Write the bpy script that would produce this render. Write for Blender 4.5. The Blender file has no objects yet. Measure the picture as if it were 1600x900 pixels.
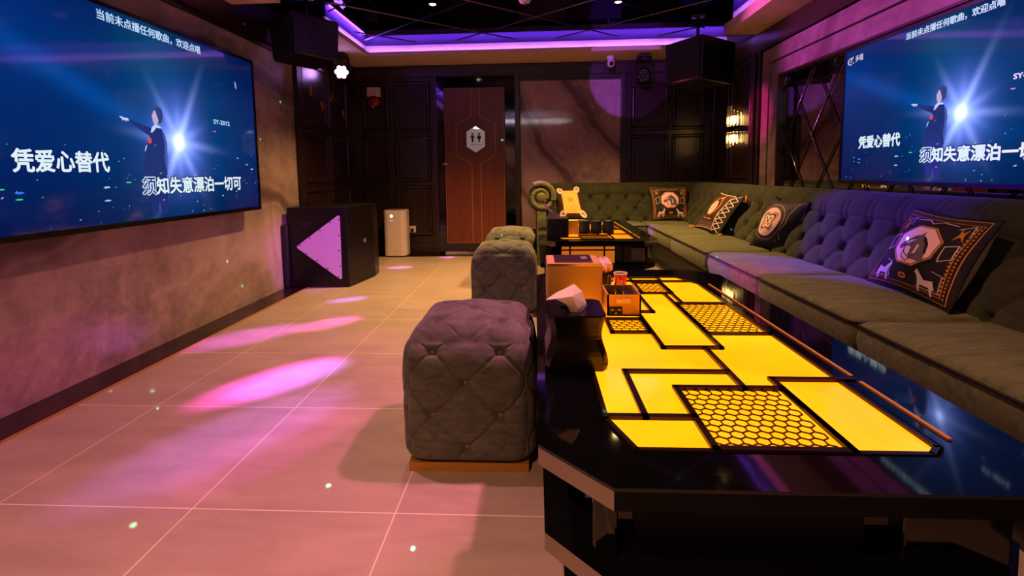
import bpy, bmesh, math, random
from mathutils import Vector, Matrix
from mathutils.geometry import tessellate_polygon
random.seed(7)
PI = math.pi
S = bpy.context.scene
COL = S.collection

# ------------------------------------------------------------------ camera
FPX, CX, CY, YAW, PITCH, ROLL = 744.4, 800.0, 337.2, .0502, -.0901, -.0128
EYE = Vector((0, 0, 1.0))
_r = Vector((math.cos(YAW), math.sin(YAW), 0))
FWD = Vector((-math.sin(YAW) * math.cos(PITCH), math.cos(YAW) * math.cos(PITCH), math.sin(PITCH)))
_u = _r.cross(FWD)
RGT = math.cos(ROLL) * _r + math.sin(ROLL) * _u
UPV = -math.sin(ROLL) * _r + math.cos(ROLL) * _u
cd = bpy.data.cameras.new('camera'); cam = bpy.data.objects.new('camera', cd); COL.objects.link(cam)
cd.sensor_fit = 'HORIZONTAL'; cd.sensor_width = 36; cd.lens = 36 * FPX / 1600
cd.shift_y = -(450 - CY) / 1600
cd.clip_start = .02; cd.clip_end = 60
cam.matrix_world = Matrix(((RGT.x, UPV.x, -FWD.x, EYE.x), (RGT.y, UPV.y, -FWD.y, EYE.y), (RGT.z, UPV.z, -FWD.z, EYE.z), (0, 0, 0, 1)))
S.camera = cam

def ray(px, py): return FWD + RGT * ((px - CX) / FPX) - UPV * ((py - CY) / FPX)
def at_x(px, py, x): d = ray(px, py); return EYE + d * (x / d.x)
def at_y(px, py, y): d = ray(px, py); return EYE + d * (y / d.y)
def at_z(px, py, z): d = ray(px, py); return EYE + d * ((z - 1) / d.z)

# ------------------------------------------------------------------ world, exposure
w = bpy.data.worlds.new('world'); S.world = w; w.use_nodes = True
w.node_tree.nodes['Background'].inputs[0].default_value = (.05, .03, .05, 1)
w.node_tree.nodes['Background'].inputs[1].default_value = .15
S.view_settings.view_transform = 'Standard'
try: S.view_settings.look = 'None'
except Exception: pass
S.view_settings.exposure = .35; S.view_settings.gamma = 1; S.view_settings.use_curve_mapping = False
S.cycles.max_bounces = 7; S.cycles.diffuse_bounces = 3; S.cycles.glossy_bounces = 4
S.cycles.sample_clamp_indirect = 4; S.cycles.use_denoising = True
S.cycles.caustics_reflective = False; S.cycles.caustics_refractive = False

# room lamps (downlights in the ceiling; the fittings themselves are built further down)
def spot(name, loc, target, power, color, cone, blend=.6, radius=.03):
    l = bpy.data.lights.new(name, 'SPOT'); l.energy = power; l.color = color
    l.spot_size = math.radians(cone); l.spot_blend = blend; l.shadow_soft_size = radius
    o = bpy.data.objects.new(name, l); COL.objects.link(o); o.location = loc
    o.rotation_euler = (Vector(target) - Vector(loc)).to_track_quat('-Z', 'Y').to_euler()
    return o
ZC = 2.45
DOWN = [(-.868, 4.19), (.72, 4.27), (-.868, 1.75), (.70, 1.70), (-.868, -.55), (.72, -.55)]
WARM, PINK = (1, .50, .17), (1, .36, .28)
DCOL = [WARM, WARM, (1, .36, .38), (1, .42, .30), (1, .46, .25), (1, .46, .30)]
DPOW = [290, 300, 75, 110, 270, 24]
for (x, y), c, p in zip(DOWN, DCOL, DPOW):
    spot('downlight_lamp', (x, y, ZC - .03), (x, y, 0), p, c, 112 if x < 0 or y > 4 else 84, .9, .03)

# ------------------------------------------------------------------ helpers: materials
def lin(c):
    if isinstance(c, str):
        c = c.lstrip('#'); c = [int(c[i:i + 2], 16) / 255 for i in (0, 2, 4)]
        c = [v / 12.92 if v <= .04045 else ((v + .055) / 1.055) ** 2.4 for v in c]
    return (c[0], c[1], c[2], 1)
def mat(name, col, rough=.5, metal=0, spec=.5, coat=0, emit=None, strength=0, sheen=0, trans=0):
    m = bpy.data.materials.new(name); m.use_nodes = True
    b = m.node_tree.nodes['Principled BSDF']
    b.inputs['Base Color'].default_value = lin(col); b.inputs['Roughness'].default_value = rough
    b.inputs['Metallic'].default_value = metal; b.inputs['Specular IOR Level'].default_value = spec
    b.inputs['Coat Weight'].default_value = coat; b.inputs['Coat Roughness'].default_value = .03
    b.inputs['Sheen Weight'].default_value = sheen; b.inputs['Transmission Weight'].default_value = trans
    if emit is not None:
        b.inputs['Emission Color'].default_value = lin(emit); b.inputs['Emission Strength'].default_value = strength
    return m
class NT:
    def __init__(s, m): s.t = m.node_tree; s.b = s.t.nodes['Principled BSDF']
    def n(s, typ, **kw):
        x = s.t.nodes.new(typ)
        for k, v in kw.items(): setattr(x, k, v)
        return x
    def put(s, sock, v):
        if hasattr(v, 'is_output'): s.t.links.new(v, sock)
        else: sock.default_value = v
    def m(s, op, a, b=0., c=None):
        x = s.n('ShaderNodeMath', operation=op); s.put(x.inputs[0], a); s.put(x.inputs[1], b)
        if c is not None: s.put(x.inputs[2], c)
        return x.outputs[0]
    def coord(s, kind='Object', scale=(1, 1, 1), rot=(0, 0, 0), loc=(0, 0, 0)):
        c = s.n('ShaderNodeTexCoord'); mp = s.n('ShaderNodeMapping')
        mp.inputs['Scale'].default_value = scale; mp.inputs['Rotation'].default_value = rot; mp.inputs['Location'].default_value = loc
        s.t.links.new(c.outputs[kind], mp.inputs[0]); return mp.outputs[0]
    def noise(s, vec, scale, detail=4, rough=.55, dist=0):
        x = s.n('ShaderNodeTexNoise'); s.put(x.inputs['Vector'], vec); x.inputs['Scale'].default_value = scale
        x.inputs['Detail'].default_value = detail; x.inputs['Roughness'].default_value = rough; x.inputs['Distortion'].default_value = dist
        return x.outputs[0]
    def ramp(s, fac, stops):
        x = s.n('ShaderNodeValToRGB'); e = x.color_ramp.elements
        while len(e) < len(stops): e.new(.5)
        for el, (p, c) in zip(e, stops): el.position = p; el.color = lin(c)
        s.put(x.inputs[0], fac); return x.outputs[0]
    def mix(s, f, a, b, blend='MIX'):
        x = s.n('ShaderNodeMix', data_type='RGBA', blend_type=blend)
        s.put(x.inputs[0], f)
        for i, v in ((6, a), (7, b)):
            if hasattr(v, 'is_output'): s.t.links.new(v, x.inputs[i])
            else: x.inputs[i].default_value = lin(v)
        return x.outputs[2]
    def base(s, c): s.t.links.new(c, s.b.inputs['Base Color'])
    def bump(s, h, strength=.2, dist=.01):
        x = s.n('ShaderNodeBump'); x.inputs['Strength'].default_value = strength; x.inputs['Distance'].default_value = dist
        s.put(x.inputs['Height'], h); s.t.links.new(x.outputs[0], s.b.inputs['Normal'])

def make_marble(name, scale, lo, hi, vein, rough=.18, rot=(0, 0, 0)):
    m = mat(name, hi, rough, spec=.4); t = NT(m)
    v = t.coord('Object', (scale,) * 3, rot)
    n0 = t.noise(v, .9, 3, .5, 0)
    n1 = t.noise(v, 1.1, 5, .55, 1.4)
    wv = t.n('ShaderNodeTexWave', wave_type='BANDS', bands_direction='DIAGONAL')
    t.put(wv.inputs['Vector'], v); wv.inputs['Scale'].default_value = .42; wv.inputs['Distortion'].default_value = 11
    wv.inputs['Detail'].default_value = 4; wv.inputs['Detail Scale'].default_value = .7
    c = t.ramp(n1, [(.3, lo), (.5, hi), (.72, lo)])
    veins = t.ramp(wv.outputs[1], [(.0, (1, 1, 1)), (.03, (.75, .75, .75)), (.07, (.2, .2, .2)), (.13, (.45, .45, .45)), (.30, (0, 0, 0))])
    fine = t.noise(v, 9, 6, .7, .6)
    c = t.mix(t.m('MULTIPLY', veins, .75), c, vein)
    c = t.mix(t.m('MULTIPLY', t.ramp(t.m('MULTIPLY', fine, n0), [(.22, (0, 0, 0)), (.42, (1, 1, 1))]), .55), c, vein)
    t.base(c); return m
M = {}
M['marble'] = make_marble('beige_marble', 1.0, '#94807a', '#b8a49c', '#3c2c2a', .3, (0, .5, .9))
M['marble_back'] = make_marble('mauve_marble', 1.1, '#9a8088', '#b4989e', '#4a323c', .07, (.4, .3, .6))
M['marble_frame'] = make_marble('pale_marble_frame', .9, '#84717a', '#96828a', '#5a4650', .25)
m = mat('dark_wood', '#2a1714', .3, spec=.5); t = NT(m)
g = t.noise(t.coord('Object', (14, 14, 1.2)), 3, 5, .6, .4)
t.base(t.ramp(g, [(.3, '#1c0f0d'), (.7, '#33201b')])); M['wood'] = m
m = mat('door_wood', '#7a3a24', .35, spec=.4); t = NT(m)
g = t.noise(t.coord('Object', (30, 30, 1.3)), 3, 6, .65, .3)
t.base(t.ramp(g, [(.25, '#4a2116'), (.5, '#67311f'), (.8, '#784029')])); M['door'] = m
M['door_line'] = mat('door_groove_gold', '#9a6440', .4, .2)
M['groove'] = mat('groove_dark', '#120a08', .5)
# floor tile
m = mat('floor_tile', '#a89a8a', .34, spec=.35); t = NT(m)
v = t.coord('Object', (1, 1, 1), (0, 0, 0), (1.046 + .623 * 10, -1.307 + .623 * 10, 0))
br = t.n('ShaderNodeTexBrick', offset=0, squash=1)
t.put(br.inputs['Vector'], v); br.inputs['Scale'].default_value = 1; br.inputs['Mortar Size'].default_value = .0022
br.inputs['Brick Width'].default_value = .623; br.inputs['Row Height'].default_value = .623; br.inputs['Mortar Smooth'].default_value = .1
br.inputs['Color1'].default_value = lin('#a89a8a'); br.inputs['Color2'].default_value = lin('#a39584'); br.inputs['Mortar'].default_value = lin('#dccfbe')
c0 = t.noise(t.coord('Object', (1, 3.2, 1)), 2.6, 7, .66, .5)
cl = t.ramp(c0, [(.3, '#988b7d'), (.55, '#a7998a'), (.8, '#b2a494')])
t.base(t.mix(br.outputs['Fac'], cl, '#dccfbe'))
t.put(t.b.inputs['Roughness'], t.m('MULTIPLY_ADD', c0, .25, .28)); M['floor'] = m
m = mat('dark_floor_stone', '#1c1317', .22, spec=.5); M['border'] = m
M['gold'] = mat('brushed_gold', '#e6aa4c', .4, .35)
M['gold_dim'] = mat('old_gold', '#c08c38', .5, .4)
M['black_steel'] = mat('black_mirror_steel', (.055, .055, .07), .06, 1)
M['chrome'] = mat('chrome', (.6, .58, .56), .18, 1)
M['mirror'] = mat('smoked_mirror', (.42, .38, .38), .015, 1)
M['ceil_mirror'] = mat('black_ceiling_mirror', (.05, .045, .07), .02, 1)
M['ceil_mirror'].node_tree.nodes['Principled BSDF'].inputs['Specular Tint'].default_value = (.45, .42, .7, 1)
M['ceil_bevel'] = mat('mirror_bevel', (.10, .08, .24), .38, 1)
M['plaster'] = mat('plaster', '#dcc2ae', .8, spec=.2)
M['cove'] = mat('cove_paint', '#e0dce2', .8, spec=.2)
M['dark_paint'] = mat('dark_paint', '#241a1c', .6)
M['lacquer'] = mat('black_lacquer', (.003, .003, .004), .05, spec=.55)
M['lacquer_soft'] = mat('black_satin', (.003, .003, .004), .35, spec=.1)
M['black_chrome'] = mat('black_chrome_edge', (.34, .30, .28), .14, 1)
M['frame'] = mat('table_frame_bronze', '#2e1d12', .28, .6)
M['tolex'] = mat('speaker_black', '#0a090a', .34, spec=.35)
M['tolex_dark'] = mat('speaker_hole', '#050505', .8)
M['plate'] = mat('speaker_plate', '#c8bcc4', .45, .1)
M['white_plastic'] = mat('white_plastic', '#d8ccc8', .35)
M['grey_plastic'] = mat('grey_plastic', '#7a7274', .4)
M['red_plastic'] = mat('red_plastic', '#8c0f12', .25, emit='#8c0f12', strength=0)
M['red_cup'] = mat('red_cup', '#e01408', .35)
M['black_plastic'] = mat('black_plastic', '#0e0d0f', .4)
M['bezel'] = mat('screen_bezel', '#060607', .25)
M['tissue'] = mat('tissue_paper', '#f0dcdc', .85, spec=.1)
M['crystal'] = mat('pink_tissue', '#f2c6dc', .6)
M['yellow_box'] = mat('yellow_pack', '#ffd860', .5)
M['wire'] = mat('lattice_steel', (.16, .14, .17), .25, 1)
def make_fabric(name, a, b, streak, sheen=.35, bump=.25):
    m = mat(name, a, .85, spec=.2, sheen=sheen); t = NT(m)
    v = t.coord('Object', streak)
    n = t.noise(v, 6, 5, .6, .8)
    t.base(t.ramp(n, [(.3, a), (.68, b)]))
    f = t.noise(t.coord('Object'), 420, 2, .5)
    t.bump(t.m('ADD', t.m('MULTIPLY', n, .5), t.m('MULTIPLY', f, .25)), bump, .004)
    return m
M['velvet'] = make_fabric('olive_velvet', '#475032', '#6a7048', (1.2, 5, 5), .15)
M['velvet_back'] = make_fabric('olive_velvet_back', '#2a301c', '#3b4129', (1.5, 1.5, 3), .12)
M['ottoman'] = make_fabric('grey_velvet', '#42463f', '#666a5e', (2.2, 2.2, 5), .15)
M['button'] = mat('velvet_button', '#6a645c', .7, sheen=.3)
M['seam'] = mat('seam', '#1e1b15', .9)
# onyx glow
def glow(name, c1, c2, s):
    m = mat(name, '#3a2208', .12, spec=.5); t = NT(m)
    n = t.noise(t.coord('Object', (1.5, 1.5, 1.5)), 2.2, 4, .55, .6)
    c = t.ramp(n, [(.3, c1), (.65, c2)])
    t.t.links.new(c, t.b.inputs['Emission Color']); t.b.inputs['Emission Strength'].default_value = s
    return m
M['onyx'] = glow('lit_amber_onyx', (1, .225, .001), (1, .29, .003), 1.9)
M['onyx_far'] = glow('lit_orange_onyx', (1, .20, .003), (1, .26, .005), 1.25)
M['led'] = mat('led_strip', '#ffffff', .5, emit=(.45, .14, 1), strength=62)
M['led_white'] = mat('led_strip_white', '#ffffff', .5, emit=(1, .88, .95), strength=45)
M['bulb'] = mat('warm_bulb', '#ffffff', .4, emit=(1, .62, .16), strength=14)
M['downlamp'] = mat('downlight_lens', '#ffffff', .4, emit=(1, .66, .25), strength=25)
M['lens'] = mat('lit_lens', '#ffffff', .3, emit=(.62, .30, 1), strength=22)
M['lens_off'] = mat('unlit_lens', '#2a2022', .1, spec=.8)
M['glass_tube'] = mat('crystal_rod', '#f6e2ea', .08, trans=.85)
def emis(name, c, s=.78): return mat(name, '#000000', .3, emit=c, strength=s)

# ------------------------------------------------------------------ helpers: meshes and things
class MB:
    def __init__(s): s.v = []; s.f = []; s.mi = []; s.sm = []
    def add(s, vs, fs, mi=0, smooth=False, mtx=None):
        o = len(s.v)
        s.v += [tuple(mtx @ Vector(p)) if mtx else tuple(p) for p in vs]
        s.f += [tuple(i + o for i in f) for f in fs]; s.mi += [mi] * len(fs); s.sm += [smooth] * len(fs); return s
    def box(s, x0, x1, y0, y1, z0, z1, mi=0, mtx=None):
        vs = [(x, y, z) for z in (z0, z1) for y in (y0, y1) for x in (x0, x1)]
        return s.add(vs, [(0, 2, 3, 1), (4, 5, 7, 6), (0, 1, 5, 4), (2, 6, 7, 3), (0, 4, 6, 2), (1, 3, 7, 5)], mi, False, mtx)
    def prism(s, poly, z0, z1, mi=0, mtx=None, caps=True):
        n = len(poly); vs = [(x, y, z0) for x, y in poly] + [(x, y, z1) for x, y in poly]
        fs = [(i, (i + 1) % n, n + (i + 1) % n, n + i) for i in range(n)]
        if caps: fs += [tuple(reversed(range(n))), tuple(range(n, 2 * n))]
        return s.add(vs, fs, mi, False, mtx)
    def lathe(s, prof, n=24, mi=0, mtx=None, smooth=True):
        vs = []; fs = []
        for r, z in prof: vs += [(r * math.cos(2 * PI * k / n), r * math.sin(2 * PI * k / n), z) for k in range(n)]
        for i in range(len(prof) - 1):
            for k in range(n): fs.append((i * n + k, i * n + (k + 1) % n, (i + 1) * n + (k + 1) % n, (i + 1) * n + k))
        fs.append(tuple(reversed(range(n)))); fs.append(tuple((len(prof) - 1) * n + k for k in range(n)))
        return s.add(vs, fs, mi, smooth, mtx)
    def tube(s, pts, r, n=8, mi=0, closed=False):
        pts = [Vector(p) for p in pts]; N = len(pts); vs = []; fs = []
        for i, p in enumerate(pts):
            a = pts[(i - 1) % N] if (closed or i > 0) else p; b = pts[(i + 1) % N] if (closed or i < N - 1) else p
            d = (b - a).normalized(); h = Vector((0, 0, 1)) if abs(d.z) < .9 else Vector((1, 0, 0))
            e1 = d.cross(h).normalized(); e2 = d.cross(e1)
            rr = r[i] if isinstance(r, (list, tuple)) else r
            vs += [tuple(p + rr * (math.cos(2 * PI * k / n) * e1 + math.sin(2 * PI * k / n) * e2)) for k in range(n)]
        for i in range(N if closed else N - 1):
            j = (i + 1) % N
            for k in range(n): fs.append((i * n + k, i * n + (k + 1) % n, j * n + (k + 1) % n, j * n + k))
        if not closed: fs += [tuple(reversed(range(n))), tuple((N - 1) * n + k for k in range(n))]
        return s.add(vs, fs, mi, True)
    def grid(s, fn, nu, nv, mi=0, smooth=True, wrap_u=False):
        vs = [tuple(fn(i / nu, j / nv)) for j in range(nv + 1) for i in range(nu + 1)]
        fs = [(j * (nu + 1) + i, j * (nu + 1) + i + 1, (j + 1) * (nu + 1) + i + 1, (j + 1) * (nu + 1) + i) for j in range(nv) for i in range(nu)]
        return s.add(vs, fs, mi, smooth)
    def build(s, name, mats, parent=None, bevel=0, loc=(0, 0, 0), rot=None, recalc=True):
        me = bpy.data.meshes.new(name); me.from_pydata(s.v, [], s.f)
        for k in (mats if isinstance(mats, (list, tuple)) else [mats]): me.materials.append(k)
        me.polygons.foreach_set('material_index', s.mi); me.polygons.foreach_set('use_smooth', s.sm)
        if recalc:
            b = bmesh.new(); b.from_mesh(me); bmesh.ops.recalc_face_normals(b, faces=b.faces); b.to_mesh(me); b.free()
        me.update()
        o = bpy.data.objects.new(name, me); COL.objects.link(o); o.parent = parent; o.location = loc
        if rot: o.rotation_euler = rot
        if bevel:
            md = o.modifiers.new('bevel', 'BEVEL'); md.width = bevel; md.segments = 3; md.limit_method = 'ANGLE'; md.angle_limit = math.radians(40)
            md.harden_normals = False
        return o
def tag(o, label, cat, group=None):
    o['label'] = label; o['category'] = cat
    if group: o['group'] = group
    return o
def thing(name, label, cat, loc=(0, 0, 0), rotz=0, group=None):
    o = bpy.data.objects.new(name, None); COL.objects.link(o); o.location = loc; o.rotation_euler = (0, 0, rotz); o.empty_display_size = .1
    return tag(o, label, cat, group)
def struct(o): o['kind'] = 'structure'; return o
def kids(o): return [c for c in bpy.data.objects if c.parent == o]
def copy_tree(o, parent=None):
    c = o.copy(); COL.objects.link(c); c.parent = parent
    for k in kids(o): copy_tree(k, c)
    return c
TX = Matrix.Translation
def RZ(a): return Matrix.Rotation(a, 4, 'Z')
def RX(a): return Matrix.Rotation(a, 4, 'X')
def RY(a): return Matrix.Rotation(a, 4, 'Y')

# flat art: polygons in (u,v), finely split and laid on a surface function
def split_tris(poly, maxlen):
    tr = []
    for a, b, c in tessellate_polygon([[Vector((x, y, 0)) for x, y in poly]]): tr.append((poly[a], poly[b], poly[c]))
    out = []
    while tr:
        a, b, c = tr.pop(); L = [math.dist(a, b), math.dist(b, c), math.dist(c, a)]; k = L.index(max(L))
        if L[k] <= maxlen: out.append((a, b, c)); continue
        a, b, c = ((a, b, c), (b, c, a), (c, a, b))[k]; m_ = ((a[0] + b[0]) / 2, (a[1] + b[1]) / 2)
        tr += [(a, m_, c), (m_, b, c)]
    return out
def stroke(pts, wd, closed=False):
    out = []; n = len(pts)
    for i in range(n if closed else n - 1):
        (x0, y0), (x1, y1) = pts[i], pts[(i + 1) % n]; d = math.hypot(x1 - x0, y1 - y0) or 1e-6
        nx, ny = -(y1 - y0) / d * wd / 2, (x1 - x0) / d * wd / 2; ex, ey = (x1 - x0) / d * wd * .35, (y1 - y0) / d * wd * .35
        out.append([(x0 + nx - ex, y0 + ny - ey), (x1 + nx + ex, y1 + ny + ey), (x1 - nx + ex, y1 - ny + ey), (x0 - nx - ex, y0 - ny - ey)])
    return out
def ngon(cx, cy, rx, ry, n=24, ph=0): return [(cx + rx * math.cos(2 * PI * k / n + ph), cy + ry * math.sin(2 * PI * k / n + ph)) for k in range(n)]
def lay_art(mb, fn, art, matidx, maxlen=.035, eps=.0012, step=.00030):
    done = []
    for key, poly in art:
        xs = [p[0] for p in poly]; ys = [p[1] for p in poly]; bb = (min(xs), max(xs), min(ys), max(ys))
        lv = 1 + max([l for (q, l, k) in done if q[0] < bb[1] and q[1] > bb[0] and q[2] < bb[3] and q[3] > bb[2] and k != key] + [0])
        done.append((bb, lv, key))
        for tri in split_tris(poly, maxlen):
            mb.add([fn(u, v, eps + lv * step) for u, v in tri], [(0, 1, 2)], matidx[key], False)
HORSE = [(.05, .47), (.01, .38), (.05, .29), (.13, .29), (.21, .36), (.34, .43), (.45, .40), (.50, .25), (.54, .04), (.98, .04), (.93, .34), (.83, .62), (.69, .80), (.63, .83), (.61, .98), (.54, .85), (.43, .80), (.29, .67), (.15, .55)]
def place_poly(poly, x, y, sx, sy): return [(x + px * sx, y + py * sy) for px, py in poly]

# text through the built-in font (it carries the Chinese glyphs)
def text_mesh(body, size, offset=0, align='LEFT', shear=0):
    c = bpy.data.curves.new('lettering', 'FONT'); c.body = body; c.size = size; c.offset = offset; c.align_x = align; c.shear = shear
    c.fill_mode = 'FRONT'; c.resolution_u = 3
    o = bpy.data.objects.new('lettering', c); COL.objects.link(o)
    bpy.context.view_layer.update()
    me = bpy.data.meshes.new_from_object(o.evaluated_get(bpy.context.evaluated_depsgraph_get()))
    bpy.data.objects.remove(o); bpy.data.curves.remove(c)
    return me
def fit_text(me, x0, x1, y0, y1):
    xs = [v.co.x for v in me.vertices]; ys = [v.co.y for v in me.vertices]
    ax, bx, ay, by = min(xs), max(xs), min(ys), max(ys)
    for v in me.vertices:
        v.co.x = x0 + (v.co.x - ax) / (bx - ax) * (x1 - x0); v.co.y = y0 + (v.co.y - ay) / (by - ay) * (y1 - y0)
    return me
def text_obj(name, me, material, parent, fn):
    for v in me.vertices: v.co = Vector(fn(v.co.x, v.co.y))
    me.materials.clear(); me.materials.append(material)
    me.name = name
    o = bpy.data.objects.new(name, me); COL.objects.link(o); o.parent = parent; return o

# ------------------------------------------------------------------ the room shell
XL, XR, YB, YF = -2.26, 2.10, 5.90, -1.3
BX = -2.04                                    # edge between tile and dark border
fl = MB().box(BX, XR, YF, 5.66, -.08, 0).build('floor', M['floor']); struct(fl)
struct(MB().box(XL, BX, YF, YB, -.08, 0).box(BX, XR, 5.66, YB, -.08, 0).build('trim_1', M['border']))
struct(MB().box(BX - .012, BX + .006, YF, 5.66, -.01, .003).build('trim_2', M['gold_dim']))
struct(MB().box(XL - .15, XL, YF, YB + .15, -.08, 2.8).build('wall_left', M['dark_paint']))
struct(MB().box(XR, XR + .15, YF, YB + .15, -.08, 2.8).build('wall_right', M['dark_paint']))
struct(MB().box(XL, XR, YB, YB + .15, -.08, 2.8).build('wall_back', M['wood']))
struct(MB().box(XL - .15, XR + .15, YF - .15, YF, -.08, 2.8).build('wall_front', M['marble']))
struct(MB().box(XL, XR, YF, YB, ZC, ZC + .1).build('ceiling', M['ceil_mirror']))
# bevel lines of the diamond mirror tiles
mb = MB(); dx, dy = 1.11, .92
cx0, cy0 = .016, 5.07
for k in range(-14, 15):
    for sgn in (1, -1):
        x0, x1 = -1.83, 1.74
        sl = sgn * dy / dx
        ya = cy0 + sl * (x0 - cx0 + .555) + k * dy; yb = cy0 + sl * (x1 - cx0 + .555) + k * dy
        d = Vector((x1 - x0, yb - ya, 0)); L = d.length; ang = math.atan2(d.y, d.x)
        t0, t1 = 0, 1
        for lo, hi in (((YF + .4) - ya, 5.36 - ya),):
            ta, tb = sorted((lo / (yb - ya), hi / (yb - ya))); t0, t1 = max(t0, ta), min(t1, tb)
        if t1 - t0 < .02: continue
        mb.add([(q, b_, z_) for q in (t0 * L, t1 * L) for b_, z_ in ((-.009, 0), (0, -.007), (.009, 0))], [(0, 1, 4, 3), (1, 2, 5, 4)], 0, False, TX((x0, ya, ZC - .0005)) @ RZ(ang))
struct(mb.build('trim_3', M['ceil_bevel']))
# soffits with a lip and a hidden LED strip behind it
ZS = 2.31
def soffit(name, x0, x1, y0, y1, z0, z1=None): return struct(MB().box(x0, x1, y0, y1, z0, z1 or (z0 + .03)).build(name, M['plaster']))
soffit('ceiling_soffit', XL, XR, 5.37, YB, ZS)
soffit('ceiling_soffit', XL, -1.84, 4.42, 5.37, ZS)
soffit('ceiling_soffit', XL, -1.84, YF, 3.50, 2.25)
soffit('ceiling_soffit', 1.76, XR, YF, 4.66, 2.25)
struct(MB().box(-1.84, XR, 5.37, 5.383, ZS + .03, ZS + .045).box(-1.853, -1.84, 4.42, 5.37, ZS + .03, ZS + .045)
       .box(-1.853, -1.84, YF, 3.5, 2.28, 2.30).box(1.76, 1.773, YF, 4.66, 2.28, 2.34).build('trim_4', M['plaster']))
struct(MB().box(-1.91, XR, 5.47, 5.49, ZS + .03, ZC).box(-1.93, -1.91, 4.42, 5.49, ZS + .03, ZC)
       .box(-1.93, -1.91, YF, 3.5, 2.28, ZC).box(1.84, 1.86, YF, 4.66, 2.28, ZC).build('trim_5', M['cove']))
struct(MB().box(-1.84, XR, 5.3835, 5.3865, ZS + .033, ZS + .043).build('trim_6', M['led']))
struct(MB().box(-1.84, XR, 5.372, 5.391, ZS + .045, ZS + .048).build('trim_18', M['plaster']))  # cover plate added to keep the LED out of the ceiling mirror
struct(MB().box(-1.89, -1.875, 4.45, 5.36, ZS + .031, ZS + .043).build('trim_7', M['led']))
struct(MB().box(1.79, 1.805, .0, 4.6, 2.281, 2.293).build('trim_8', M['led']))
struct(MB().box(-1.885, -1.87, .0, 3.45, 2.281, 2.293).build('trim_9', M['led']))
# front wall cove strip, behind the camera
soffit('ceiling_soffit', -1.84, 1.76, YF, YF + .35, 2.25)
struct(MB().box(-1.3, .9, YF + .2, YF + .21, 2.355, 2.367).build('trim_10', M['led_white']))

# left wall: marble panel to the frame, then dark wood panelling
struct(MB().box(XL, XL + .012, YF, 4.416, .0, 2.062).build('wall_left_marble', M['marble']))
def moulding_rect(mb, a0, a1, z0, z1, wd, th, f):      # a rectangular frame of moulding: f(a, z, depth) -> point
    for (p0, p1, q0, q1) in ((a0, a1, z0, z0 + wd), (a0, a1, z1 - wd, z1), (a0, a0 + wd, z0 + wd, z1 - wd), (a1 - wd, a1, z0 + wd, z1 - wd)):
        vs = []
        for d, k in ((0, 0), (th, 1)):
            i = wd * .28 * k
            vs += [f(p0 + i, q0 + i, d), f(p1 - i, q0 + i, d), f(p1 - i, q1 - i, d), f(p0 + i, q1 - i, d)]
        mb.add(vs, [(4, 5, 6, 7), (0, 1, 5, 4), (1, 2, 6, 5), (2, 3, 7, 6), (3, 0, 4, 7)], 0)
fl_ = lambda a, z, d: (XL + .012 + d, a, z)
mb = MB().box(XL, XL + .012, 4.416, YB, 0, ZS).box(XL, XL + .02, YF, 4.416, 2.062, 2.32)
mb.box(XL, XL + .05, 4.43, 4.52, 0, 2.2).box(XL, XL + .04, 5.72, YB, 0, 2.2)
mb.box(XL, XL + .06, 4.43, YB, 2.2, 2.31).box(XL, XL + .055, YF, 4.43, 2.10, 2.25).box(XL, XL + .03, YF, 4.43, 2.062, 2.085)
for (a0, a1) in ((4.56, 5.12), (5.16, 5.68)):
    for (z0, z1) in ((.22, .87), (.92, 1.44), (1.50, 2.12)): moulding_rect(mb, a0, a1, z0, z1, .045, .018, fl_)
struct(mb.build('trim_11', M['wood']))

# back wall panelling
fb = lambda a, z, d: (a, YB - d, z)
mb = MB()
for a0, a1 in ((-2.14, -1.80), (-1.745, -1.29)):
    for z0, z1 in ((.22, .86), (.90, 1.47), (1.51, 2.13)): moulding_rect(mb, a0, a1, z0, z1, .05, .02, fb)
for a0, a1 in ((1.16, 1.60), (1.645, 2.03)):
    for z0, z1 in ((.3, 1.44), (1.49, 2.05)): moulding_rect(mb, a0, a1, z0, z1, .045, .018, fb)
mb.box(XL, XR, YB - .03, YB, 2.17, 2.30).box(XL, XR, YB - .05, YB, 2.28, 2.305)
mb.box(-1.255, -1.20, YB - .06, YB, 0, 2.2).box(-.245, -.185, YB - .06, YB, 0, 2.2)
mb.box(1.035, 1.10, YB - .045, YB, 0, 2.17).box(-.185, 1.035, YB - .03, YB, 2.10, 2.13)
struct(mb.build('trim_12', M['wood'], bevel=.006))
struct(MB().box(XL, -1.255, YB - .025, YB, 0, .13).build('baseboard_back', M['wood'], bevel=.006))
struct(MB().box(-.18, 1.03, YB - .015, YB, .30, 2.10).build('wall_back_marble', M['marble_back']))

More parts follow.
